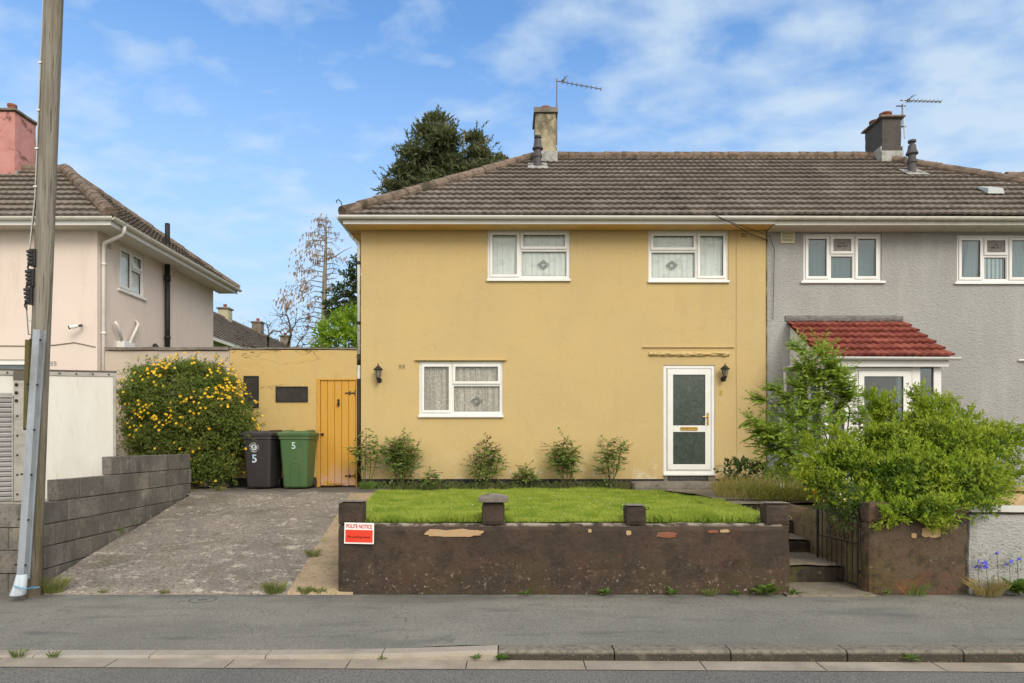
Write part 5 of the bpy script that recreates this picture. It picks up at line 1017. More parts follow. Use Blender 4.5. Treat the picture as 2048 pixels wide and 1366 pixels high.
chim_far = M('far_pale_stack', S(176,170,142), .9, [dict(s=2, c=S(140,134,108), lo=.45, hi=.65, f=.6)]); chim_far2 = M('far_brown_stack', S(122,112,100), .9, [dict(s=2, c=S(98,88,78), lo=.45, hi=.65, f=.6)])
def far_row(label, T, L, hw, ze, zr, chims, wm, y0=0):
    """gabled row seen from afar; T maps (across from ridge, along, up)"""
    t = thing('background_house', T(0,L/2,0), label, 'house')
    w = MB(); w.add([T(*p) for p in ((-hw+.3,0,.2),(hw-.3,0,.2),(hw-.3,0,ze),(0,0,zr-.1),(-hw+.3,0,ze),(-hw+.3,L,.2),(hw-.3,L,.2),(hw-.3,L,ze),(0,L,zr-.1),(-hw+.3,L,ze))],[(0,1,2,3,4),(5,6,7,8,9),(0,5,9,4),(1,6,7,2)]); w.build('wall', wm, t)
    r_ = MB(); sl_ = math.hypot(hw,zr-ze)
    for s in (-1,1):
        o = Vector(T(s*hw,0 if s > 0 else L,ze)); u = Vector(T(s*hw,L if s > 0 else 0,ze))-o; v = Vector(T(0,0,zr))-Vector(T(s*hw,0,ze))
        if u.cross(v).z < 0: o = o+u; u = -u
        tiles(r_,o,u,v,L,sl_,[(Vector(T(0,0,0)),Vector(T(-s,0,0))-Vector(T(0,0,0))),(Vector(T(0,0,0)),Vector(T(0,-1,0))-Vector(T(0,0,0))),(Vector(T(0,L,0)),Vector(T(0,1,0))-Vector(T(0,0,0)))],seed=41+s)
        sheet(r_,[T(s*hw,0,ze-.05),T(s*hw,L,ze-.05),T(0,L,zr-.08),T(0,0,zr-.08)],.03)
    ro_ = r_.build('roof', tile, t); rg_ = MB(); ridge_line(rg_,T(0,0,zr+.05),T(0,L,zr+.05)); rg_.build('ridge_tile', ridge_m, ro_)
    MB().add([T(hw+.04,0,ze-.1),T(hw+.04,L,ze-.1),T(hw+.04,L,ze+.02),T(hw+.04,0,ze+.02),T(hw-.06,0,ze-.1),T(hw-.06,L,ze-.1)],[(0,1,2,3),(0,1,5,4)]).build('gutter', upvc_old, t)
    for (a,w_,d_,zt_,m_) in chims: c = T(0,a,0); chimney(t,c[0]-w_,c[0]+w_,c[1]-d_,c[1]+d_,zr-.7,zt_,m_,[(c[0],c[1],.1,.22)],.08,.1)
    return t
far_row('long brown roofed row of houses receding behind the yellow outbuilding', lambda a,l,z:(-16.6+a,24+l,z), 26.5, 4.9, 5.8, 8.9, [(15.5,.3,.3,9.42,chim_far),(20.6,.3,.3,9.55,chim_far2),(26.0,.3,.3,9.5,chim_far2)], pink)
far_row('far house with brick chimney glimpsed beyond bare branches', lambda a,l,z:(-23+a,72+l,z), 9, 4.5, 6.5, 11.0, [(1.5,.5,.5,12.0,terra)], pink)
far_row('brown ridge of the next house at the right edge', lambda a,l,z:(13.25+l,18.3-a,z), 9, 4.1, 5.8, 8.8, [], grey)
# ------------------------------------------------------------------ foliage machinery
def nrm(a): return a/np.maximum(1e-9, np.linalg.norm(a, axis=-1, keepdims=True))
class Leaves:
    """many small folded leaf faces in one numpy mesh; every leaf an island"""
    def __init__(s): s.V = []; s.n = 0
    def add(s, P, D, N, L, Wd, bend=.15):
        n = len(P); L = np.broadcast_to(np.asarray(L, float), (n,))[:,None]; Wd = np.broadcast_to(np.asarray(Wd, float), (n,))[:,None]
        Sd = nrm(np.cross(D, N)); N2 = nrm(np.cross(Sd, D))
        a = P; b = P+D*L*.42+Sd*Wd*.5+N2*L*.04; c = P+D*L-N2*L*bend; d = P+D*L*.42-Sd*Wd*.5+N2*L*.04
        s.V.append(np.stack([a,b,c,d],1).reshape(-1,3)); s.n += n; return s
    def build(s, name, mat, parent=None):
        V = np.concatenate(s.V); Q = np.arange(len(V)).reshape(-1,4); return np_mesh(name, V, Q, mat, parent)

def rdir(n, r=RNG): return nrm(r.normal(size=(n,3)))
def blob_points(blobs, dens, shell=.35, up=.15):
    """points near the surface of overlapping ellipsoids, with outward directions; dens = points per m2 of surface"""
    Ps, Ds = [], []
    for i, (c, r) in enumerate(blobs):
        c = np.array(c); r = np.array(r); area = 4*PI*((r[0]*r[1])**1.6/3+(r[0]*r[2])**1.6/3+(r[1]*r[2])**1.6/3)**(1/1.6); n = int(area*dens)
        if n < 1: continue
        d = rdir(n); t = 1-shell*RNG.random(n)**1.4; P = c+d*r*t[:,None]; keep = np.ones(n, bool)
        for j, (c2, r2) in enumerate(blobs):
            if j != i: keep &= (((P-np.array(c2))/np.array(r2))**2).sum(1) > .55
        Ps.append(P[keep]); Ds.append(nrm(d/r+np.array([0,0,up/max(r)]))[keep])
    return np.concatenate(Ps), np.concatenate(Ds)
def shoots(Lv, P, D, length, nleaf, L, Wd, spread=.9, jit=.25, start=.1, droop=0.0, flat=0.0):
    n = len(P); D = nrm(D+RNG.normal(size=(n,3))*jit); ref = np.tile([0.,0,1], (n,1)); ref[np.abs(D[:,2]) > .9] = [0,1,0]
    A = nrm(np.cross(D, ref)); B = np.cross(A, D); ln = length*(.7+.6*RNG.random(n)); ph = RNG.random(n)*6.28
    for i in range(nleaf):
        t = start+(1-start)*(i+.5)/nleaf; an = ph+i*2.4+RNG.normal(size=n)*.3
        if flat: an = np.where(i % 2 == 0, 0, PI)+RNG.normal(size=n)*.35
        Rd = A*np.cos(an)[:,None]+B*np.sin(an)[:,None]; sp = spread*(1.1-.6*t); d = nrm(D*(1-.45*sp)+Rd*sp+RNG.normal(size=(n,3))*.12)
        q = P+D*(ln*t)[:,None]-np.array([0,0,1])*(droop*t*t*ln)[:,None]
        k = (.75+.5*RNG.random(n)); Lv.add(q, d, nrm(D+RNG.normal(size=(n,3))*.35), L*k, Wd*k)
def WB(u, v, Y, ru, rv, ry): return (tuple(W(u,v,Y)), (ru/F*Y, ry, rv/F*Y))
def lumps(blobs, dens, rad, squash=.75, up=.25):
    """small leafy lumps scattered over big ellipsoids: the light and dark clumps of a crown"""
    P, D = blob_points(blobs, dens, .25, up); P = P-D*rad*.6
    return [(tuple(p), (rad*k, rad*k, rad*k*squash)) for p, k in zip(P, .7+.65*RNG.random(len(P)))]
def inset(blobs, d, lo=.06): return [(c, tuple(max(lo, q-d) for q in r)) for c, r in blobs]
def leafy(Lv, lps, per, L, Wd, up=.55, out=.7, jit=.45, inner=.45):
    n = len(lps)*per; C = np.repeat(np.array([c for c, r in lps]), per, 0); Rr = np.repeat(np.array([r for c, r in lps]), per, 0)
    d = rdir(n); d[:,2] = np.where((d[:,2] < -.2) & (RNG.random(n) < .6), -d[:,2], d[:,2]); t = 1-inner*RNG.random(n)**1.5
    P = C+d*Rr*t[:,None]; D = nrm(d*out+np.array([0,0,up])+RNG.normal(size=(n,3))*jit); N = nrm(d*.6+np.array([0,-.15,.5])+RNG.normal(size=(n,3))*.45)
    k = .7+.6*RNG.random(n); Lv.add(P, D, N, L*k, Wd*k)
def stems(mb, base, tips, r0, r1, sag=.0, n=5, wig=.05, seed=0):
    rnd = random.Random(seed); base = Vector(base)
    for t in tips:
        t = Vector(t); pts = []
        for i in range(n+1):
            s = i/n; p = base.lerp(t, s); p.z += sag*math.sin(PI*s)
            if 0 < i < n: p += Vector((rnd.gauss(0,wig),rnd.gauss(0,wig),rnd.gauss(0,wig*.5)))*(t-base).length*.5
            pts.append(p)
        mb.tube(pts, [r0+(r1-r0)*i/n for i in range(n+1)], 6)
    return mb

# ---- the lawn
def lawn():
    n = 120000; y = 7.43+(12.55-7.43)*RNG.random(n)**1.15; xl = -1.74-.118*(y-7.4)-.06; xr = np.where(y > 10, 3.05-np.clip((y-11.2),0,2)*.36, np.where(y > 7.6, 3.04, 2.69))+np.where(y > 7.6, .05, 0)*RNG.normal(size=n); x = xl+(xr-xl)*RNG.random(n)
    m = ~((np.hypot(x+2.35,y-12.5) < .5) & (RNG.random(n) < .8)); x, y = x[m], y[m]; n = len(x)
    pat = np.array([mnoise.noise(Vector((a*1.1,b*1.1,0)))+.5*mnoise.noise(Vector((a*4,b*4,2))) for a, b in zip(x,y)])
    L = (.042+.035*RNG.random(n))*(1+.9*pat); edge = np.exp(-np.minimum(y-7.43, 1)/.12); L *= 1+.5*edge; L = np.where(x > 2.65, L*.6, L)
    z = np.where((x > 2.7) & (y < 10.1), .775, G0-.04); D = nrm(np.stack([RNG.normal(size=n)*.45, RNG.normal(size=n)*.45, np.ones(n)],1)); N = nrm(np.stack([RNG.normal(size=n),-np.abs(RNG.normal(size=n))-.3,np.full(n,.3)],1))
    Lv = Leaves(); Lv.add(np.stack([x,y,z],1), D, N, L, .009, .25)
    return Lv.build('grass', leaf_mat('lawn_blades', (.27,.37,.04), (.50,.56,.12), (.20,.31,.03), .45, .6, .3, 3.2, .85))
tag(lawn(), 'short bright green lawn behind the brown front wall', 'grass', kind='stuff')
def daisies():
    n = 60; x = -1.8+4.3*RNG.random(n); y = 7.6+4.4*RNG.random(n); Lv = Leaves(); P = np.stack([x,y,np.full(n,G0+.03)],1)
    for i in range(5): a = i*1.257; Lv.add(P, np.tile([math.cos(a),math.sin(a)*.7,.25],(n,1)), np.tile([0,-.3,1.],(n,1)), .012, .010, .1)
    return Lv.build('daisies', M('daisy_petal', S(230,228,214), .6))
tag(daisies(), 'tiny white daisies dotted over the lawn', 'flowers', kind='stuff')
def tuft(name, label, cat, x, y, z, n, h, w, mat, spread=.5, bend=.4, group=None, wd=.008):
    a = RNG.random(n)*6.28; r = w*np.sqrt(RNG.random(n)); P = np.stack([x+r*np.cos(a), y+r*np.sin(a)*.6, np.full(n,z)],1)
    D = nrm(np.stack([np.cos(a)*spread*RNG.random(n)*1.6, np.sin(a)*spread*RNG.random(n)*1.3, np.ones(n)],1)); N = nrm(np.stack([np.cos(a)*.4,np.sin(a)*.4-.6,np.full(n,.3)],1)); Lv = Leaves()
    L = h*(.5+.6*RNG.random(n)); Lv.add(P, D, N, L*.6, wd, .08); D2 = nrm(D+np.stack([np.cos(a),np.sin(a),np.zeros(n)-.3],1)*bend); Lv.add(P+D*(L*.5)[:,None], D2, N, L*.6, wd*.85, .25)
    return tag(Lv.build(name, mat), label, cat, group)
grassm = leaf_mat('rough_grass', (.10,.15,.03), (.19,.23,.06), (.28,.24,.11), .35, .7)
straw = leaf_mat('straw_grass', (.30,.22,.10), (.38,.30,.13), (.22,.20,.07), .3, .8)
weedm = leaf_mat('weed_leaf', (.09,.17,.03), (.16,.26,.05), (.12,.20,.04), .35, .55)
# undergrowth along the foot of the yellow wall
def undergrowth():
    Lv = Leaves(); n = 5200; x = -2.8+5.0*RNG.random(n); y = 12.5+.42*RNG.random(n); den = np.array([mnoise.noise(Vector((a*2.1,0,4))) for a in x]); keep = (RNG.random(n) < .5+den*.9) & ((x < .55) | (x > 1.1) | (RNG.random(n) < .45)); x, y = x[keep], y[keep]; n = len(x)
    D = nrm(np.stack([RNG.normal(size=n)*.5,RNG.normal(size=n)*.4-.1,np.ones(n)],1)); N = rdir(n)+np.array([0,-.6,.2]); Lv.add(np.stack([x,y,np.full(n,G0-.04)],1), D, nrm(N), .08+.14*RNG.random(n), .012, .3)
    n = 2600; x = -2.8+5.0*RNG.random(n); y = 12.55+.38*RNG.random(n); D = nrm(np.stack([RNG.normal(size=n),RNG.normal(size=n)-.3,.4+.5*np.abs(RNG.normal(size=n))],1)); Lv.add(np.stack([x,y,G0-.02+.14*RNG.random(n)**2],1), D, rdir(n), .045, .03, .15)
    return Lv.build('undergrowth', leaf_mat('undergrowth_leaf', (.07,.115,.03), (.12,.17,.045), (.20,.17,.08), .3, .65))
tag(undergrowth(), 'weeds and rough grass along the foot of the yellow wall', 'undergrowth', kind='stuff')

# ---- rose bushes along the wall
rose_leaf = leaf_mat('rose_leaf', (.12,.215,.045), (.20,.305,.07), (.25,.28,.08), .42, .5)
rose_red = leaf_mat('young_rose_leaf', (.16,.09,.04), (.2,.13,.05), (.12,.14,.05), .3, .5)
def rose(label, u, vtop, vbot, wpx, dense, seed, Y=12.74, lean=0, red=.12, shape=None):
    global RNG; RNG = np.random.default_rng(seed); rnd = random.Random(seed)
    x, zt, zb = WX(u,Y), WZ(vtop,Y), G0-.03; hw = wpx/2/F*Y; h = zt-zb; t = thing('rose_bush', (x,Y,zb), label, 'rose bush', 'rose bushes along the yellow wall'); mb = MB(); Lv = Leaves(); Rv = Leaves(); nst = max(3, int(3+dense*3))
    for i in range(nst):
        a = (i+.5)/nst*2-1; top = Vector((x+lean+a*hw*rnd.uniform(.5,1.05), Y+rnd.uniform(-.22,.12), zb+h*(1-.42*abs(a)*rnd.uniform(.4,1.2))*rnd.uniform(.85,1.06))); b = Vector((x+rnd.uniform(-.05,.05),Y+rnd.uniform(-.04,.04),zb)); m = b.lerp(top,.5)+Vector((a*hw*.25,rnd.uniform(-.05,.05),h*.06)); pts = [b,b.lerp(m,.5)+Vector((rnd.gauss(0,.01),0,0)),m,m.lerp(top,.55)+Vector((rnd.gauss(0,.02),rnd.gauss(0,.02),0)),top]; mb.tube(pts,[.008,.007,.006,.0045,.002],5)
        for j in range(int(11+dense*10)):
            s = rnd.uniform(.28,1)**.8; f = s*4; k0 = min(3,int(f)); p = pts[k0].lerp(pts[k0+1], f-k0); d = Vector((rnd.gauss(0,1),rnd.gauss(-.2,.8),rnd.gauss(.15,.5))).normalized(); ln = rnd.uniform(.07,.16)*(1+dense*.3); q = p+d*ln
            mb.tube([p,p.lerp(q,.5)+Vector((0,0,.01)),q],[.003,.002,.0015],4); n = 5; P, D = [], []
            sd = d.cross(Vector((0,0,1))).normalized() if abs(d.z) < .95 else Vector((1,0,0))
            for kx in range(n):
                tt = .4+.6*kx/(n-1); sg = -1 if kx % 2 else 1; P.append(p.lerp(q,tt)); D.append((d*.6+sd*sg*.8+Vector((0,0,rnd.uniform(-.3,.15)))).normalized() if kx < n-1 else d)
            tgt = Rv if (s > .85 and rnd.random() < red*3) else Lv; nm = np.tile([0,-.35,1.],(n,1))+RNG.normal(size=(n,3))*.4; tgt.add(np.array([list(v_) for v_ in P]), np.array([list(v_) for v_ in D]), nrm(nm), rnd.uniform(.048,.07), rnd.uniform(.033,.046), .12)
    mb.build('stem', twig_m, t); Lv.build('leaves', rose_leaf, t)
    if Rv.n: Rv.build('young_leaves', rose_red, t)
    return t
rose('tall leggy rose bush beside the black drainpipe at the yellow house corner', 733, 850, 985, 66, .9, 101, 12.7, .02)
rose('broad dense rose bush left of the ground floor window', 803, 868, 985, 88, 2.2, 102, 12.7, 0)
rose('small low rose seedling below the left end of the ground floor window', 868, 935, 985, 40, .3, 103, 12.75)
rose('bushy rose with reddish tips below the right end of the ground floor window', 974, 882, 985, 66, 1.5, 104, 12.7, 0, .3)
rose('short young rose bush in a gap of the row over the black plinth', 1053, 935, 985, 44, .7, 105, 12.75)
rose('rounded rose bush with bare lower stems near the middle of the yellow wall', 1133, 880, 985, 72, 1.7, 106, 12.7)
rose('tall open rose bush left of the front doorstep', 1222, 868, 985, 72, 1.3, 107, 12.7, 0)

# ---- golden flowering shrub
RNG = np.random.default_rng(21)
gb = thing('flowering_shrub', (-5.9,12.3,.75), 'large rounded green shrub covered in yellow flowers', 'shrub')
bl_ = [WB(365,800,12.4,118,82,.62), WB(300,800,12.35,68,74,.5), WB(420,850,12.4,98,90,.6), WB(330,880,12.35,96,95,.58), WB(446,900,12.6,46,72,.42), WB(420,935,12.4,62,52,.5), WB(390,745,12.45,66,34,.42), WB(300,748,12.4,50,28,.36), WB(484,846,12.62,32,30,.3), WB(440,770,12.45,42,36,.36)]
bl_ = inset(bl_, .09)
P, D = blob_points(inset(bl_, -.07), 165, .12, .35); Lv = Leaves(); leafy(Lv, lumps(bl_, 32, .15), 95, .048, .021); leafy(Lv, lumps([(c,tuple(np.array(r)*.8)) for c, r in bl_], 16, .2), 60, .055, .028)
shoots(Lv, P[::5], D[::5], .12, 9, .042, .017, .8, .3)
Lv.build('leaves', leaf_mat('shrub_leaf', (.11,.165,.035), (.19,.25,.055), (.25,.28,.065), .4, .55), gb)
mb = MB(); stems(mb,(-5.85,12.4,.7),[c for c, r in bl_],.03,.008,.1,5,.06,3); mb.build('branch', bark, gb)
def flowers5(P, D, size):
    Lv = Leaves(); ref = np.tile([0.,0,1],(len(P),1)); A = nrm(np.cross(D,ref+RNG.normal(size=D.shape)*.2)); B = np.cross(D,A)
    for i in range(5):
        an = i*2*PI/5; d = nrm(A*math.cos(an)+B*math.sin(an)+D*.35); Lv.add(P, d, D, size*(.85+.3*RNG.random(len(P))), size*.95, .1)
    return Lv
m = (D[:,1] < .25); z = P[:,2]; sel = m & (RNG.random(len(P)) < np.clip((z-1.25)/1.7,.04,1)*.40*(.25+1.7*(np.array([mnoise.noise(Vector(p)*2.2) for p in P]) > -.02)))
flw = leaf_mat('yellow_petal', (.84,.54,.02), (.88,.62,.04), (.82,.46,.02), .3, .5)
fo = flowers5(P[sel]+D[sel]*.09, nrm(D[sel]+np.array([0,-.5,.2])+RNG.normal(size=D[sel].shape)*.35), .028).build('flowers', flw, gb); tag(fo, kind='stuff')

# ---- the big light green shrub over the right hand wall
RNG = np.random.default_rng(33)
bs = thing('large_shrub', (4.8,8.2,.7), 'large bright green small-leaved shrub spilling over the brown wall right of the gate', 'shrub')
big = [WB(1690,925,8.2,62,58,.5), WB(1650,965,8.1,52,48,.4), WB(1775,895,8.35,66,72,.55), WB(1762,822,8.5,34,36,.26), WB(1862,880,8.3,82,74,.6), WB(1856,818,8.4,32,32,.24), WB(1882,845,8.4,34,34,.24), WB(1945,905,8.2,66,66,.5), WB(1985,886,8.2,40,28,.3), WB(2032,876,8.2,20,12,.15), WB(1712,1000,7.9,70,52,.5), WB(1805,960,7.85,100,80,.6), WB(1905,965,7.8,100,80,.6), WB(1955,975,7.9,60,58,.45), WB(1995,975,7.95,32,36,.25), WB(1802,1024,7.3,42,26,.26), WB(1872,1018,7.25,60,34,.3), WB(1940,1010,7.4,60,34,.34), WB(1725,1010,7.6,28,38,.25)]; big = inset(big, .13)
Lv = Leaves(); Tip = Leaves(); lpb = lumps(big, 46, .12, .8, .35); leafy(Lv, lpb, 62, .044, .021); leafy(Tip, [((c[0],c[1]-.02,c[2]+.045),tuple(np.array(r)*.95)) for c, r in lpb if RNG.random() < .72], 46, .045, .0205, .8, .6, .4, .2); leafy(Lv, lumps([(c,tuple(np.array(r)*.78)) for c, r in big], 40, .14), 60, .042, .022)
P, D = blob_points(inset(big, -.05), 70, .2, .7); shoots(Tip, P, D, .12, 9, .044, .019, .75, .3)
# upright sprays that break the outline
sp = []
for (u0,v0,u1,v1,Y,k_) in ((1765,850,1742,786,8.5,18),(1755,850,1756,792,8.45,10),(1850,850,1838,790,8.35,14),(1640,920,1618,880,8.1,10),(1690,900,1668,858,8.2,10),(1930,880,1938,846,8.2,8),(1772,840,1785,790,8.5,12),(1860,840,1832,786,8.4,16),(1890,850,1895,800,8.4,14),(1950,860,1925,820,8.3,10),(1990,880,1965,845,8.2,9),(2000,880,2046,872,8.2,14),(1985,885,2020,850,8.2,12),(2000,960,2040,940,8.0,12),(2005,900,2030,915,8.1,10),(1900,830,1878,790,8.4,8),(1660,930,1610,915,8.1,12),(1640,960,1592,948,8.1,12),(1845,1030,1890,1045,7.2,10),(1790,1030,1768,1036,7.25,10)):
    a, b = np.array(W(u0,v0,Y)), np.array(W(u1,v1,Y))
    for i in range(k_): sp.append((a+(b-a)*(i/k_)+RNG.normal(size=3)*.03, nrm(b-a+RNG.normal(size=3)*.12)))
SPp = np.array([s[0] for s in sp]); SPd = np.array([s[1] for s in sp])
for _ in range(4): shoots(Tip, SPp+RNG.normal(size=SPp.shape)*.02, SPd, .12, 9, .046, .02, .8, .3)
Lv.build('leaves', leaf_mat('shrub_old_leaf', (.085,.16,.02), (.15,.245,.03), (.19,.27,.03), .35, .5), bs); Tip.build('new_growth', leaf_mat('shrub_new_leaf', (.22,.33,.025), (.32,.42,.035), (.40,.45,.05), .42, .5), bs)
mb = MB(); stems(mb,(4.75,8.3,.6),[c for c, r in big],.028,.006,.05,5,.05,5); mb.build('branch', bark, bs)

# ---- ash sapling in front of the porch corner
RNG = np.random.default_rng(44); rnd = random.Random(44)
ash = thing('ash_sapling', (3.95,9.6,.75), 'arching feathery-leaved sapling in front of the white porch corner', 'sapling'); mb = MB(); Lv = Leaves()
AY = 9.6; base = W(1640,985,AY)
limbs = [[(1640,985),(1662,900),(1672,830),(1650,770),(1612,715),(1590,690)],[(1640,985),(1690,900),(1700,820),(1672,760),(1650,715),(1638,690)],[(1640,985),(1620,910),(1590,850),(1555,810),(1515,800)],[(1640,985),(1600,920),(1560,890),(1520,850),(1496,838)],[(1640,985),(1600,930),(1560,905),(1525,880)],[(1662,900),(1622,850),(1585,800),(1545,775)],[(1672,830),(1690,800),(1690,775)],[(1640,985),(1670,920),(1720,860),(1715,800)],[(1640,985),(1585,910),(1545,870),(1510,862)],[(1662,900),(1640,840),(1610,790),(1590,770)],[(1672,830),(1640,760),(1600,730)],[(1672,830),(1690,760),(1660,728)]]
for li, pl_ in enumerate(limbs):
    pts = [W(u,v,AY+rnd.uniform(-.25,.25)*(i/len(pl_))) for i, (u,v) in enumerate(pl_)]; mb.tube(pts,[.013*(1-.8*i/(len(pts)-1)) for i in range(len(pts))],6)
    for j in range(44 if li not in (0,1,10,11) else 64):
        s = rnd.uniform(.35,1) if li > 1 else rnd.uniform(.3,1); f = s*(len(pts)-1); k0 = min(len(pts)-2,int(f)); p = pts[k0].lerp(pts[k0+1],f-k0); tan = (pts[k0+1]-pts[k0]).normalized()
        d = (tan*rnd.uniform(.2,1.0)+Vector((rnd.gauss(0,.55),rnd.gauss(-.15,.6),rnd.gauss(.1,.45)))).normalized(); ln = rnd.uniform(.16,.28); e = p+d*ln+Vector((0,0,-.03))
        sd = d.cross(Vector((0,0,1))).normalized(); mb.tube([p,p.lerp(e,.5)+Vector((0,0,.012)),e],[.003,.002,.001],4); n = 11; Pp, Dd = [], []
        for kx in range(n):
            tt = .22+.78*(kx//2)/5; sg = 1 if kx % 2 else -1; Pp.append(p.lerp(e,min(1,tt))+Vector((0,0,.012))); Dd.append((d*.55+sd*sg*.85+Vector((0,0,-.2))).normalized() if kx < n-1 else d)
        nm = np.tile([0,-.25,1.],(n,1))+RNG.normal(size=(n,3))*.3; Lv.add(np.array([list(q) for q in Pp]), np.array([list(q) for q in Dd]), nrm(nm), rnd.uniform(.07,.092), rnd.uniform(.028,.036), .12)
P, D = blob_points([WB(1600,850,AY,58,50,.35), WB(1575,895,AY,50,45,.35), WB(1640,880,AY,60,70,.35)], 90, .5, .2); shoots(Lv, P, D, .2, 10, .06, .024, .9, .3, flat=1)
mb.build('branch', twig_m, ash); Lv.build('leaves', leaf_mat('ash_leaf', (.18,.30,.035), (.29,.42,.055), (.38,.47,.075), .4, .5), ash)

# ---- planting by the path
RNG = np.random.default_rng(55)
cl_ = thing('climbing_plant', (3.75,7.7,.8), 'variegated climber with small cream flowers hanging on the iron gate', 'climber'); Lv = Leaves()
P, D = blob_points([WB(1688,1006,7.75,34,30,.2), WB(1700,1040,7.65,24,22,.12), WB(1672,1000,7.85,26,16,.14), WB(1712,1015,7.6,14,34,.12)], 260, .6, 0); shoots(Lv, P, D, .1, 9, .032, .016, .9, .5)
Lv.build('leaves', leaf_mat('climber_leaf', (.07,.115,.03), (.12,.17,.05), (.09,.14,.04), .3, .5), cl_)
sel = (RNG.random(len(P)) < .09); fo = flowers5(P[sel]+D[sel]*.06, D[sel], .013).build('flowers', M('cream_petal', S(226,222,190), .6), cl_); tag(fo, kind='stuff')
mb = MB(); stems(mb,(3.8,7.8,.75),[W(1688,1006,7.75),W(1700,1045,7.62),W(1670,998,7.85)],.006,.003,.02,4,.05,2); mb.build('stem', twig_m, cl_)
dl = thing('leafy_plant', (4.35,12.5,G0), 'dark green large-leaved plant right of the doorstep', 'plant'); Lv = Leaves()
P, D = blob_points([WB(1486,948,12.55,34,16,.3), WB(1474,935,12.6,16,16,.15), WB(1510,952,12.5,20,12,.2)], 60, .6, .4); shoots(Lv, P, D, .16, 8, .085, .055, .9, .4); Lv.build('leaves', leaf_mat('dark_plant_leaf', (.045,.085,.025), (.075,.12,.035), (.06,.10,.03), .3, .45), dl)
mb = MB(); stems(mb,(4.35,12.55,G0-.02),[W(1486,945,12.55),W(1474,930,12.6),W(1510,950,12.5),W(1496,950,12.45)],.01,.005,.0,4,.04,3); mb.build('stem', twig_m, dl)
bp = thing('bedding_plant', (4.55,11.6,G0), 'low bushy plant with tiny pink flowers against the party wall', 'plant'); Lv = Leaves()
P, D = blob_points([WB(1548,965,12.2,40,20,.35), WB(1528,972,11.9,30,16,.3), WB(1580,965,11.9,22,20,.25)], 120, .6, .3); shoots(Lv, P, D, .12, 9, .04, .014, .9, .4); Lv.build('leaves', leaf_mat('bedding_leaf', (.08,.12,.035), (.13,.17,.05), (.17,.15,.07), .3, .6), bp)
sel = RNG.random(len(P)) < .12; tag(flowers5(P[sel]+D[sel]*.09, D[sel], .018).build('flowers', M('pale_pink_petal', S(214,176,186), .6), bp), kind='stuff')
def drybed():
    Lv = Leaves(); n = 2600; x = 3.2+1.5*RNG.random(n); y = 10.0+2.3*RNG.random(n)**.8; m = x > 3.05+.25*(y-10); x, y = x[m], y[m]; n = len(x); D = nrm(np.stack([RNG.normal(size=n)*.35,RNG.normal(size=n)*.35,np.ones(n)],1)); N = nrm(rdir(n)+np.array([0,-.8,.2])); Lv.add(np.stack([x,y,np.full(n,G0-.02)],1), D, N, .10+.30*RNG.random(n)**1.6, .012, .25)
    return Lv.build('dry_grass', leaf_mat('dry_mixed_grass', (.20,.25,.06), (.44,.32,.13), (.28,.32,.07), .35, .7))
tag(drybed(), 'mixed yellowing grass filling the bed beside the garden path', 'grass', kind='stuff')
def lowbed():
    Lv = Leaves(); n = 2200; x = 3.05+1.0*RNG.random(n); y = 9.8+1.6*RNG.random(n); D = nrm(np.stack([RNG.normal(size=n),RNG.normal(size=n)-.2,.5+.5*np.abs(RNG.normal(size=n))],1)); Lv.add(np.stack([x+.5,y,G0+.16*RNG.random(n)**1.5],1), D, rdir(n), .05, .022, .2); return Lv.build('ground_cover', leaf_mat('yellow_green_cover', (.17,.22,.03), (.26,.28,.05), (.32,.27,.06), .35, .6))
tag(lowbed(), 'yellow green ground cover between path and sapling', 'ground cover', kind='stuff')
ly = thing('yellow_flower', (3.75,8.6,.75), 'tall orange yellow flowering stem beside the top of the iron gate', 'flower'); mb = MB(); Lv = Leaves()
LY = 8.7
for (u,v) in ((1642,968),(1636,972),(1650,976),(1644,1003),(1650,1000)): mb.tube([W(1643,1030,LY),W((u+1643)/2,1000,LY),W(u,v+6,LY)],.005,5)
mb.build('stem', twig_m, ly); P = np.array([list(W(u,v,LY+dy)) for (u,v,dy) in ((1642,966,0),(1636,972,.02),(1650,974,0),(1645,980,-.02),(1640,985,.02),(1637,979,0),(1645,1003,0),(1651,999,0),(1648,1008,.02),(1643,995,.0))]); P = np.repeat(P,3,0)+RNG.normal(size=(30,3))*.015
fo = flowers5(P, nrm(np.array([0,-1,.3])+RNG.normal(size=P.shape)*.5), .055).build('petals', leaf_mat('orange_petal', (.72,.36,.02), (.78,.46,.03), (.7,.34,.02), .3, .5), ly); tag(fo, kind='stuff')
for uu, lab in ((1562,'small white plant marker in the flower bed, left one of the pair'),(1567.5,'small white plant marker in the flower bed, right one of the pair')):
    mk = MB().box(WX(uu,10.6)-.008,WX(uu,10.6)+.008,10.6,10.606,G0-.02,WZ(967,10.6)).build('plant_marker', upvc); tag(mk, lab, 'plant marker', 'white plant markers')

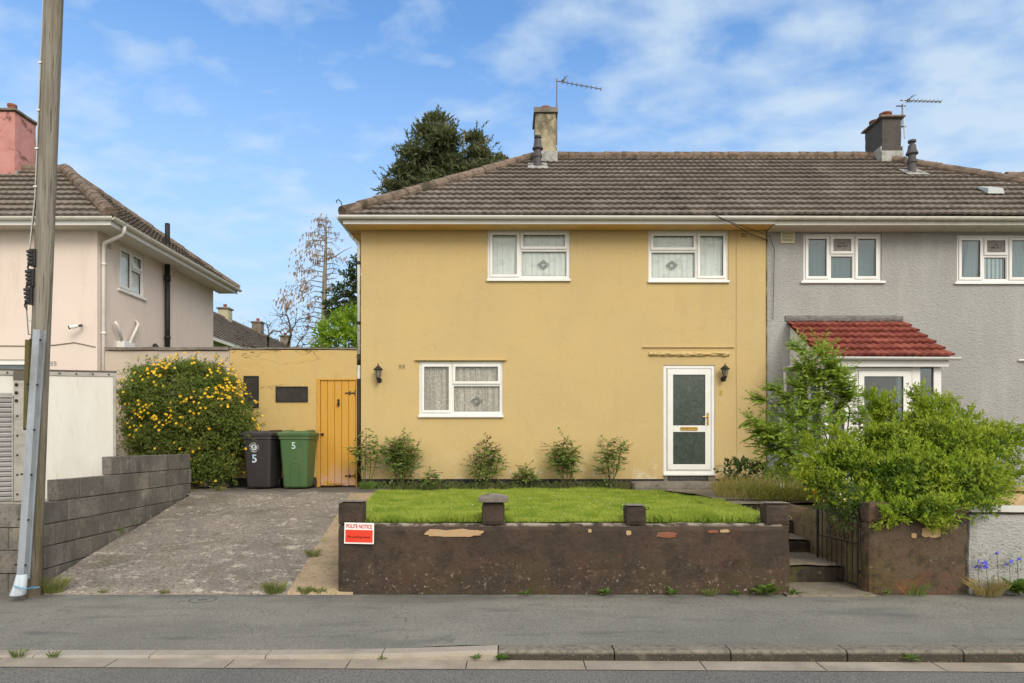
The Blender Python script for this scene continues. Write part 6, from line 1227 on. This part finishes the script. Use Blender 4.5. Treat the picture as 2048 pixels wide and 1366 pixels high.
# ---- weeds at the foot of the front wall and elsewhere
def weed(label, u, v, Y, size, n, seed, kind='leaf', cat='weed', mat=None, z=None):
    global RNG; RNG = np.random.default_rng(seed); x = WX(u,Y); z = z if z is not None else 0.0
    if kind == 'grass': return tuft('grass_tuft', label, 'grass tuft', x, Y, z, n, size, size*.55, mat or grassm)
    a = RNG.random(n)*6.28; P = np.tile([x,Y,z+.01],(n,1))+np.stack([np.cos(a)*size*.1,np.sin(a)*size*.08,RNG.random(n)*size*.25],1)
    D = nrm(np.stack([np.cos(a),np.sin(a)*.7-.15,.25+1.1*RNG.random(n)],1)); N = nrm(np.stack([-np.cos(a)*.5,-np.sin(a)*.5,np.ones(n)],1)+RNG.normal(size=(n,3))*.2); Lv = Leaves(); Lv.add(P, D, N, size*(.5+.5*RNG.random(n)), size*.28, .25)
    n2 = n*2; a = RNG.random(n2)*6.28; Pm = P[RNG.integers(0,n,n2)]+D[RNG.integers(0,n,n2)]*size*.35; Lv.add(Pm, nrm(np.stack([np.cos(a),np.sin(a),.3+RNG.random(n2)],1)), rdir(n2), size*.22, size*.12, .2)
    return tag(Lv.build('weed', mat or weedm), label, cat)
wy = 7.23
weed('small green weed at wall foot below the capped pillar', 1050, 1187, wy, .10, 10, 201)
weed('fernlike weed at wall foot below the uncapped pillar', 1214, 1187, wy, .11, 14, 202)
weed('trailing weed with broad leaf just right of the uncapped pillar', 1345, 1190, wy, .11, 9, 203)
weed('flat grassy weed along the wall between broad leaf and dandelion', 1422, 1188, wy, .09, 60, 204, 'grass')
weed('low spreading green weed next to the dandelion', 1470, 1190, wy, .08, 16, 205)
weed('large upright dandelion at the right end of the long wall', 1527, 1185, wy, .21, 16, 206)
weed('single weed at the corner by the gate opening', 1590, 1185, 7.22, .11, 9, 207)
weed('arching grass tuft below the short brown wall', 1828, 1190, wy, .20, 40, 208, 'grass', mat=weedm)
weed('tiny weed left of the arching grass tuft', 1772, 1190, wy, .07, 10, 209)
weed('dry brown grass clump at foot of the grey boundary wall', 1975, 1188, 7.22, .22, 220, 210, 'grass', mat=straw)
weed('green weed at foot of grey wall by the right edge', 2046, 1160, 7.22, .26, 26, 211)
weed('pale grass tuft at the foot of the utility pole', 103, 1170, 7.35, .20, 260, 212, 'grass')
weed('grass growing at the front corner of the drive edge strip', 548, 1176, 7.34, .15, 200, 213, 'grass')
weed('thin grass in the joint between drive and pavement', 610, 1184, 7.32, .10, 120, 214, 'grass')
weed('grass sprig on the driveway joint near the left pillar', 640, 1184, 7.32, .08, 70, 215, 'grass')
weed('sparse grass sprig in the middle of the driveway joint', 330, 1184, 7.32, .06, 50, 216, 'grass')
weed('sparse grass sprig left in the driveway joint', 205, 1184, 7.32, .06, 40, 219, 'grass')
weed('weeds in the crack of the sandy drive strip', 626, 1108, 8.4, .12, 90, 217, 'grass', z=drive_z(8.4)+.02)
weed('green weed halfway along the foot of the block wall', 232, 1072, 9.3, .12, 90, 218, 'grass', z=drive_z(9.3))
weed('grass by the green bin and hedge at top of drive', 440, 982, 11.9, .10, 160, 220, 'grass', z=G0)
weed('grass tuft below the leggy rose at the lawn corner', 735, 985, 12.4, .16, 200, 221, 'grass', z=G0, mat=weedm)
weed('pale weed in the channel by the dropped kerb at left', 35, 1316, 5.34, .07, 40, 222, 'grass', z=-.06)
weed('small weed in the channel left of the white kerb mark', 105, 1316, 5.34, .06, 34, 223, 'grass', z=-.06)
weed('small weed at the tapered kerbstone', 764, 1320, 5.33, .045, 6, 224, z=-.085)
weed('broad-leaved weed at the first full height kerbstone', 955, 1322, 5.33, .075, 7, 225, z=-.09)
weed('leggy weed beside the kerb joint in the road channel', 1005, 1320, 5.33, .085, 12, 226, z=-.09)
weed('low green weed at the kerb far right', 1822, 1322, 5.33, .075, 12, 227, z=-.09)
RNG = np.random.default_rng(61)
bf = thing('trailing_flower', (5.3,7.2,.2), 'trailing plant with small violet blue flowers on the grey boundary wall', 'flower'); Lv = Leaves()
P = np.array([list(W(u,v,7.28)) for u, v in zip(RNG.uniform(1945,2045,150), RNG.normal(1128,16,150))]); Lv.add(P, nrm(np.stack([RNG.normal(size=150),-np.abs(RNG.normal(size=150)),RNG.normal(size=150)],1)), rdir(150), .022, .012, .1); Lv.build('leaves', weedm, bf)
pp_ = [(1955,1122),(1953,1131),(1956,1133),(1970,1123),(1971,1129),(1973,1133),(1970,1135),(1994,1105),(2019,1124),(2021,1122),(2012,1130),(2035,1118),(1968,1127)]
P = np.array([list(W(u,v,7.26)) for u, v in pp_]); P = np.repeat(P,2,0)+RNG.normal(size=(26,3))*.008; fo = flowers5(P, nrm(np.array([0,-1,.2])+RNG.normal(size=P.shape)*.4), .018).build('petals', M('violet_petal', S(96,92,200), .6), bf); tag(fo, kind='stuff')
mb = MB(); 
for u, v in ((1955,1125),(1972,1128),(1994,1108),(2018,1125),(2034,1120)): mb.tube([W(u+6,1190,7.27),W(u+3,1160,7.26),W(u,v,7.265)],.003,4)
mb.build('stem', twig_m, bf)

# ---- trees behind the houses
def tree_limbs(mb, p, d, ln, r, depth, rnd, tips, kids=3, spread=.7, upw=.15, wig=.12):
    pts = [p]; q = p; dd = d
    for i in range(4):
        dd = (dd+Vector((rnd.gauss(0,wig),rnd.gauss(0,wig),rnd.gauss(upw*.3,wig*.6)))).normalized(); q = q+dd*ln/4; pts.append(q)
    mb.tube(pts,[r*(1-.5*i/4) for i in range(5)],6 if depth > 1 else 5)
    if depth == 0: tips.append((q,dd)); return
    for k_ in range(kids):
        s = rnd.uniform(.45,1); f = s*4; k0 = min(3,int(f)); b = pts[k0].lerp(pts[k0+1],f-k0); nd = (dd+Vector((rnd.gauss(0,spread),rnd.gauss(0,spread),rnd.gauss(upw,spread*.5)))).normalized(); tree_limbs(mb,b,nd,ln*rnd.uniform(.5,.72),r*.5,depth-1,rnd,tips,kids,spread,upw,wig)
RNG = np.random.default_rng(71); rnd = random.Random(71)
ct = thing('conifer_tree', (W(885,890,28).x,28,.7), 'dark conifer rising behind the left slope of the yellow house roof', 'tree'); CY = 28
mb = MB()
for (u0,u1,vt,r_) in ((878,868,250,.12),(886,893,235,.14),(900,930,260,.11),(880,850,280,.1),(905,975,270,.1)):
    mb.tube([(WX(885,CY)+(u0-885)*.01,CY,.5),W(u0,600,CY),W((u0+u1)/2,400,CY),W(u1,vt,CY)],[r_*1.6,r_*1.2,r_*.8,.03],8)
cb = [(866,222,26,26),(884,224,22,22),(866,252,48,34),(846,290,58,38),(830,328,62,38),(808,362,58,34),(840,372,60,40),(893,262,34,34),(900,306,34,40),(882,352,52,42),(952,264,26,30),(957,292,36,32),(966,322,48,32),(936,340,48,34),(996,306,24,24),(960,360,60,36),(900,400,90,40),(830,420,60,40),(870,470,110,60),(890,540,120,60),(880,620,110,60)]
blobs = [WB(u,v+20,CY+RNG.normal()*.5,ru,rv,(ru+rv)/2/F*CY*.95) for u, v, ru, rv in cb]
Lv = Leaves(); cl0 = inset(blobs, .26, .12); lp0 = lumps(cl0, 6.5, .34, .6, .3); leafy(Lv, lp0, 60, .23, .08, .35, .8, .35); P, D = blob_points(cl0, 7, .25, .2); shoots(Lv, P, nrm(D+np.array([0,0,.45])), .6, 12, .17, .06, .6, .35, .05, .1)
Lv.build('crown', leaf_mat('conifer_spray', (.09,.11,.05), (.14,.16,.075), (.17,.18,.095), .32, .7), ct)
for (c, r) in blobs[:22]: mb.tube([W(885,420+rnd.uniform(-60,40),CY),(Vector(c)+W(885,400,CY))/2+Vector((0,0,-.2)),c],[.06,.04,.015],5)
mb.build('trunk', bark_grey, ct)

RNG = np.random.default_rng(72); rnd = random.Random(72)
dt = thing('dead_tree', (W(648,700,30).x,30,.7), 'dying larch with bare branches and brown hanging needles', 'tree'); DY = 30; mb = MB()
mb.tube([(WX(648,DY),DY,.5),W(648,650,DY),W(649,560,DY),W(652,490,DY),W(652,440,DY),W(653,428,DY)],[.15,.13,.10,.055,.025,.01],8); Lv = Leaves()
for i in range(46):
    t = i/45; v = 435+t*235; s = -1 if i % 2 else 1; ln = (14+62*t**.75)*rnd.uniform(.55,1.15)*(1 if s < 0 else .62); rise = rnd.uniform(-.25,.35); y_ = rnd.uniform(-.8,.8)
    a = W(650,v,DY); b = W(650+s*ln*.5,v-ln*.10+rise*4,DY+y_*.5); c = W(650+s*ln,v+ln*rnd.uniform(-.25,.25),DY+y_); mb.tube([a,b,c],[.03*(.4+t),.018,.008],5)
    for j in range(4):
        f = rnd.uniform(.35,1); p = a.lerp(b,f*2) if f < .5 else b.lerp(c,f*2-1); q = p+Vector((rnd.gauss(0,.25),rnd.gauss(0,.25),rnd.uniform(-.45,.15))); mb.tube([p,q],[.010,.004],4)
        if rnd.random() < (.55 if s < 0 else .3):
            n = rnd.randint(4,15); Pn = np.array([list(p.lerp(q,rnd.random())) for _ in range(n)])+RNG.normal(size=(n,3))*.05; Lv.add(Pn, nrm(np.stack([RNG.normal(size=n)*.4-.25,RNG.normal(size=n)*.4,-np.ones(n)],1)), rdir(n), .17, .055, .2)
for (u,v,n) in ((602,515,26),(595,540,30),(585,585,34),(578,605,40),(572,603,30),(620,490,24),(612,570,24),(600,560,22),(640,440,20),(564,600,18),(634,472,14),(660,455,12),(690,520,10),(604,590,20)):
    Pn = np.array(W(u,v,DY))+RNG.normal(size=(n,3))*np.array([.16,.2,.22]); Lv.add(Pn, nrm(np.stack([RNG.normal(size=n)*.4-.3,RNG.normal(size=n)*.4,-np.ones(n)],1)), rdir(n), .2, .07, .2)
mb.tube([W(650,520,DY),W(672,512,DY),W(690,500,DY),W(704,494,DY)],[.035,.025,.015,.006],5)
mb.build('trunk', bark_grey, dt); Lv.build('dead_needles', leaf_mat('brown_needles', (.38,.28,.21), (.48,.37,.29), (.42,.32,.25), .3, .9), dt)

RNG = np.random.default_rng(73); rnd = random.Random(73)
gt_ = thing('broadleaf_tree', (WX(720,26),26,.7), 'dark green broadleaved tree half hidden behind the yellow house corner', 'tree'); mb = MB(); GTY = 26
mb.tube([(WX(735,GTY),GTY,.5),W(735,650,GTY),W(725,580,GTY),W(712,530,GTY)],[.16,.13,.08,.03],7)
gb_ = [(700,560,14,14),(690,580,16,14),(708,590,16,16),(680,606,16,12),(700,612,22,14),(670,618,12,10),(688,632,22,10),(712,545,10,14),(665,586,12,8),(718,620,20,22),(730,560,20,40),(735,520,14,30),(674,640,14,8),(657,605,8,8)]
blobs = [WB(u,v,GTY,ru,rv,(ru+rv)/2/F*GTY) for u, v, ru, rv in gb_]; P, D = blob_points(blobs, 26, .7, .1); Lv = Leaves(); shoots(Lv, P, D, .3, 8, .13, .085, .9, .5); Lv.build('crown', leaf_mat('dark_broadleaf', (.035,.065,.022), (.06,.095,.03), (.085,.12,.04), .3, .5), gt_)
for c, r in blobs: mb.tube([W(728,610,GTY),(Vector(c)+W(722,600,GTY))/2,c],[.04,.025,.008],5)
mb.build('trunk', bark, gt_)
RNG = np.random.default_rng(74)
lg = thing('laurel_shrub', (WX(690,20),20,.7), 'vivid lime green leafy shrub above the yellow outbuilding wall', 'shrub'); LGY = 20
lb_ = [(672,668,26,24),(700,660,24,28),(690,690,50,22),(652,684,18,20),(712,650,16,24),(725,680,30,30),(645,695,14,10),(690,740,50,40)]
blobs = [WB(u,v,LGY,ru,rv,(ru+rv)/2/F*LGY*.9) for u, v, ru, rv in lb_]; P, D = blob_points(blobs, 42, .5, .7); Lv = Leaves(); shoots(Lv, P, D, .3, 9, .15, .055, .75, .35); Lv.build('crown', leaf_mat('lime_leaf', (.20,.34,.02), (.30,.44,.04), (.36,.48,.06), .45, .45), lg)
mb = MB(); stems(mb,(WX(690,LGY),LGY,.6),[c for c, r in blobs],.05,.012,.05,4,.04,9); mb.build('branch', bark, lg)
rnd = random.Random(75); RNG = np.random.default_rng(75)
bt_ = thing('bare_tree', (WX(560,22),22,.7), 'nearly bare dark twisted branches above the outbuilding wall', 'tree'); mb = MB(); BTY = 22
for path, r_ in (([(576,760),(576,690),(582,670),(580,650),(574,630),(566,628)],.05),([(548,760),(536,690),(535,672),(545,662),(560,663),(570,680)],.04),([(536,690),(538,670),(536,655),(532,645)],.025),([(580,665),(586,655),(596,640),(620,633),(640,630)],.022),([(580,655),(572,645),(560,648)],.02),([(574,632),(568,628),(560,638)],.018),([(548,720),(520,700),(500,690),(480,692)],.03),([(500,690),(490,680),(470,678)],.015),([(590,700),(600,680),(612,668),(618,655)],.02),([(600,700),(606,690),(622,688)],.02)):
    pts = [W(u,v,BTY+rnd.uniform(-.3,.3)) for u, v in path]; mb.tube(pts,[r_*(1-.75*i/(len(pts)-1)) for i in range(len(pts))],6)
    for j in range(9):
        f = rnd.uniform(.3,1)*(len(pts)-1); k0 = min(len(pts)-2,int(f)); p = pts[k0].lerp(pts[k0+1],f-k0)
        q = p+Vector((rnd.gauss(0,.22),rnd.gauss(0,.25),rnd.gauss(.12,.18))); mb.tube([p,p.lerp(q,.5)+Vector((0,0,.03)),q],[.008,.006,.002],4); q2 = q+Vector((rnd.gauss(0,.12),rnd.gauss(0,.1),rnd.gauss(.05,.1))); mb.tube([q,q2],[.004,.0015],4)
mb.build('branch', bark, bt_); Lv = Leaves(); n = 260
Pn = np.array([list(W(u,v,BTY)) for u, v in zip(RNG.uniform(470,628,n),RNG.normal(672,16,n))]); Lv.add(Pn, rdir(n), rdir(n), .07, .035, .2); Lv.build('leaves', leaf_mat('sparse_dull_leaf', (.09,.085,.055), (.13,.12,.07), (.11,.11,.06), .2, .8), bt_)

# ------------------------------------------------------------------ light and air
EL, AZ = R(36), R(152)                                      # bright, thinly veiled sun high behind the camera
sun = bpy.data.lights.new('sun', 'SUN'); sun.energy = 1.4; sun.angle = R(28); sun.color = (1.0,.93,.82)
so_ = bpy.data.objects.new('sun', sun); COL.objects.link(so_)
sd = Vector((math.sin(AZ)*math.cos(EL), math.cos(AZ)*math.cos(EL), math.sin(EL)))   # towards the sun (azimuth from +Y to +X)
so_.rotation_euler = (-sd).to_track_quat('-Z','Y').to_euler()
w = bpy.data.worlds.new('World'); SC.world = w; w.use_nodes = True; t = NT(w.node_tree); bg = w.node_tree.nodes['Background']
sky = t.n('ShaderNodeTexSky'); sky.sky_type = 'NISHITA'; sky.sun_disc = False; sky.sun_elevation = EL; sky.sun_rotation = AZ; sky.altitude = 50; sky.air_density = 1.0; sky.dust_density = .6; sky.ozone_density = 2.5
geo = t.n('ShaderNodeTexCoord').outputs['Generated']
sep = t.n('ShaderNodeSeparateXYZ'); t.l(geo, sep.inputs[0])
# clouds: project the view direction on a high flat layer, so they thin and bunch towards the horizon
zc = t.math('ADD', t.math('MAXIMUM', sep.outputs[2], 0.0), .22)
cmb = t.n('ShaderNodeCombineXYZ'); t.l(t.math('DIVIDE', sep.outputs[0], zc), cmb.inputs[0]); t.l(t.math('DIVIDE', sep.outputs[1], zc), cmb.inputs[1])
mp = t.n('ShaderNodeMapping'); t.l(cmb.outputs[0], mp.inputs[0]); mp.inputs['Rotation'].default_value = (0,0,R(28)); mp.inputs['Scale'].default_value = (1.0,1.3,1); mp.inputs['Location'].default_value = (3.1,1.7,0)
def cn(s, d, r, dist=0):
    x = t.n('ShaderNodeTexNoise'); t.l(mp.outputs[0], x.inputs['Vector']); x.inputs['Scale'].default_value = s; x.inputs['Detail'].default_value = d; x.inputs['Roughness'].default_value = r; x.inputs['Distortion'].default_value = dist; return x.outputs['Fac']
big_ = cn(1.1,3,.5); mid = cn(7.0,8,.5,.1)
east = t.rng(sep.outputs[0], -.30, .15, -.55, 1.0)           # more cloud to the right of the view
cov = t.math('ADD', t.math('MULTIPLY', big_, .50), t.math('MULTIPLY', mid, .80))
cov = t.math('ADD', cov, t.math('MULTIPLY', east, .085))
south = t.rng(sep.outputs[1], .25, -.35, 0.0, 1.0)           # unseen overcast added behind the camera, for neutral light on the house fronts
cl_f = t.math('MULTIPLY', t.rng(cov, .58, .86), .72, True)
low = t.rng(sep.outputs[2], .52, .08, 0.0, 1.0)             # pale band near the horizon
skyc = t.mix(1.0, sky.outputs[0], (1.05,1.40,1.62), 'MULTIPLY')
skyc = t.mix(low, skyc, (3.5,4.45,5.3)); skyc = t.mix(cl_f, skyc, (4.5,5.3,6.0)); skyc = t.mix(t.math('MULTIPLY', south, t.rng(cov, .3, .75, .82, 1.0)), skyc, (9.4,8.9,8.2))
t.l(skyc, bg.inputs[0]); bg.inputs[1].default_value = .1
vs_ = SC.view_settings; SC.display_settings.display_device = 'sRGB'; vs_.view_transform = 'Standard'; vs_.look = 'None'; vs_.exposure = .66; vs_.gamma = 1.0
SC.cycles.max_bounces = 8; SC.cycles.transparent_max_bounces = 16; SC.cycles.use_denoising = True; SC.cycles.caustics_reflective = False; SC.cycles.caustics_refractive = False
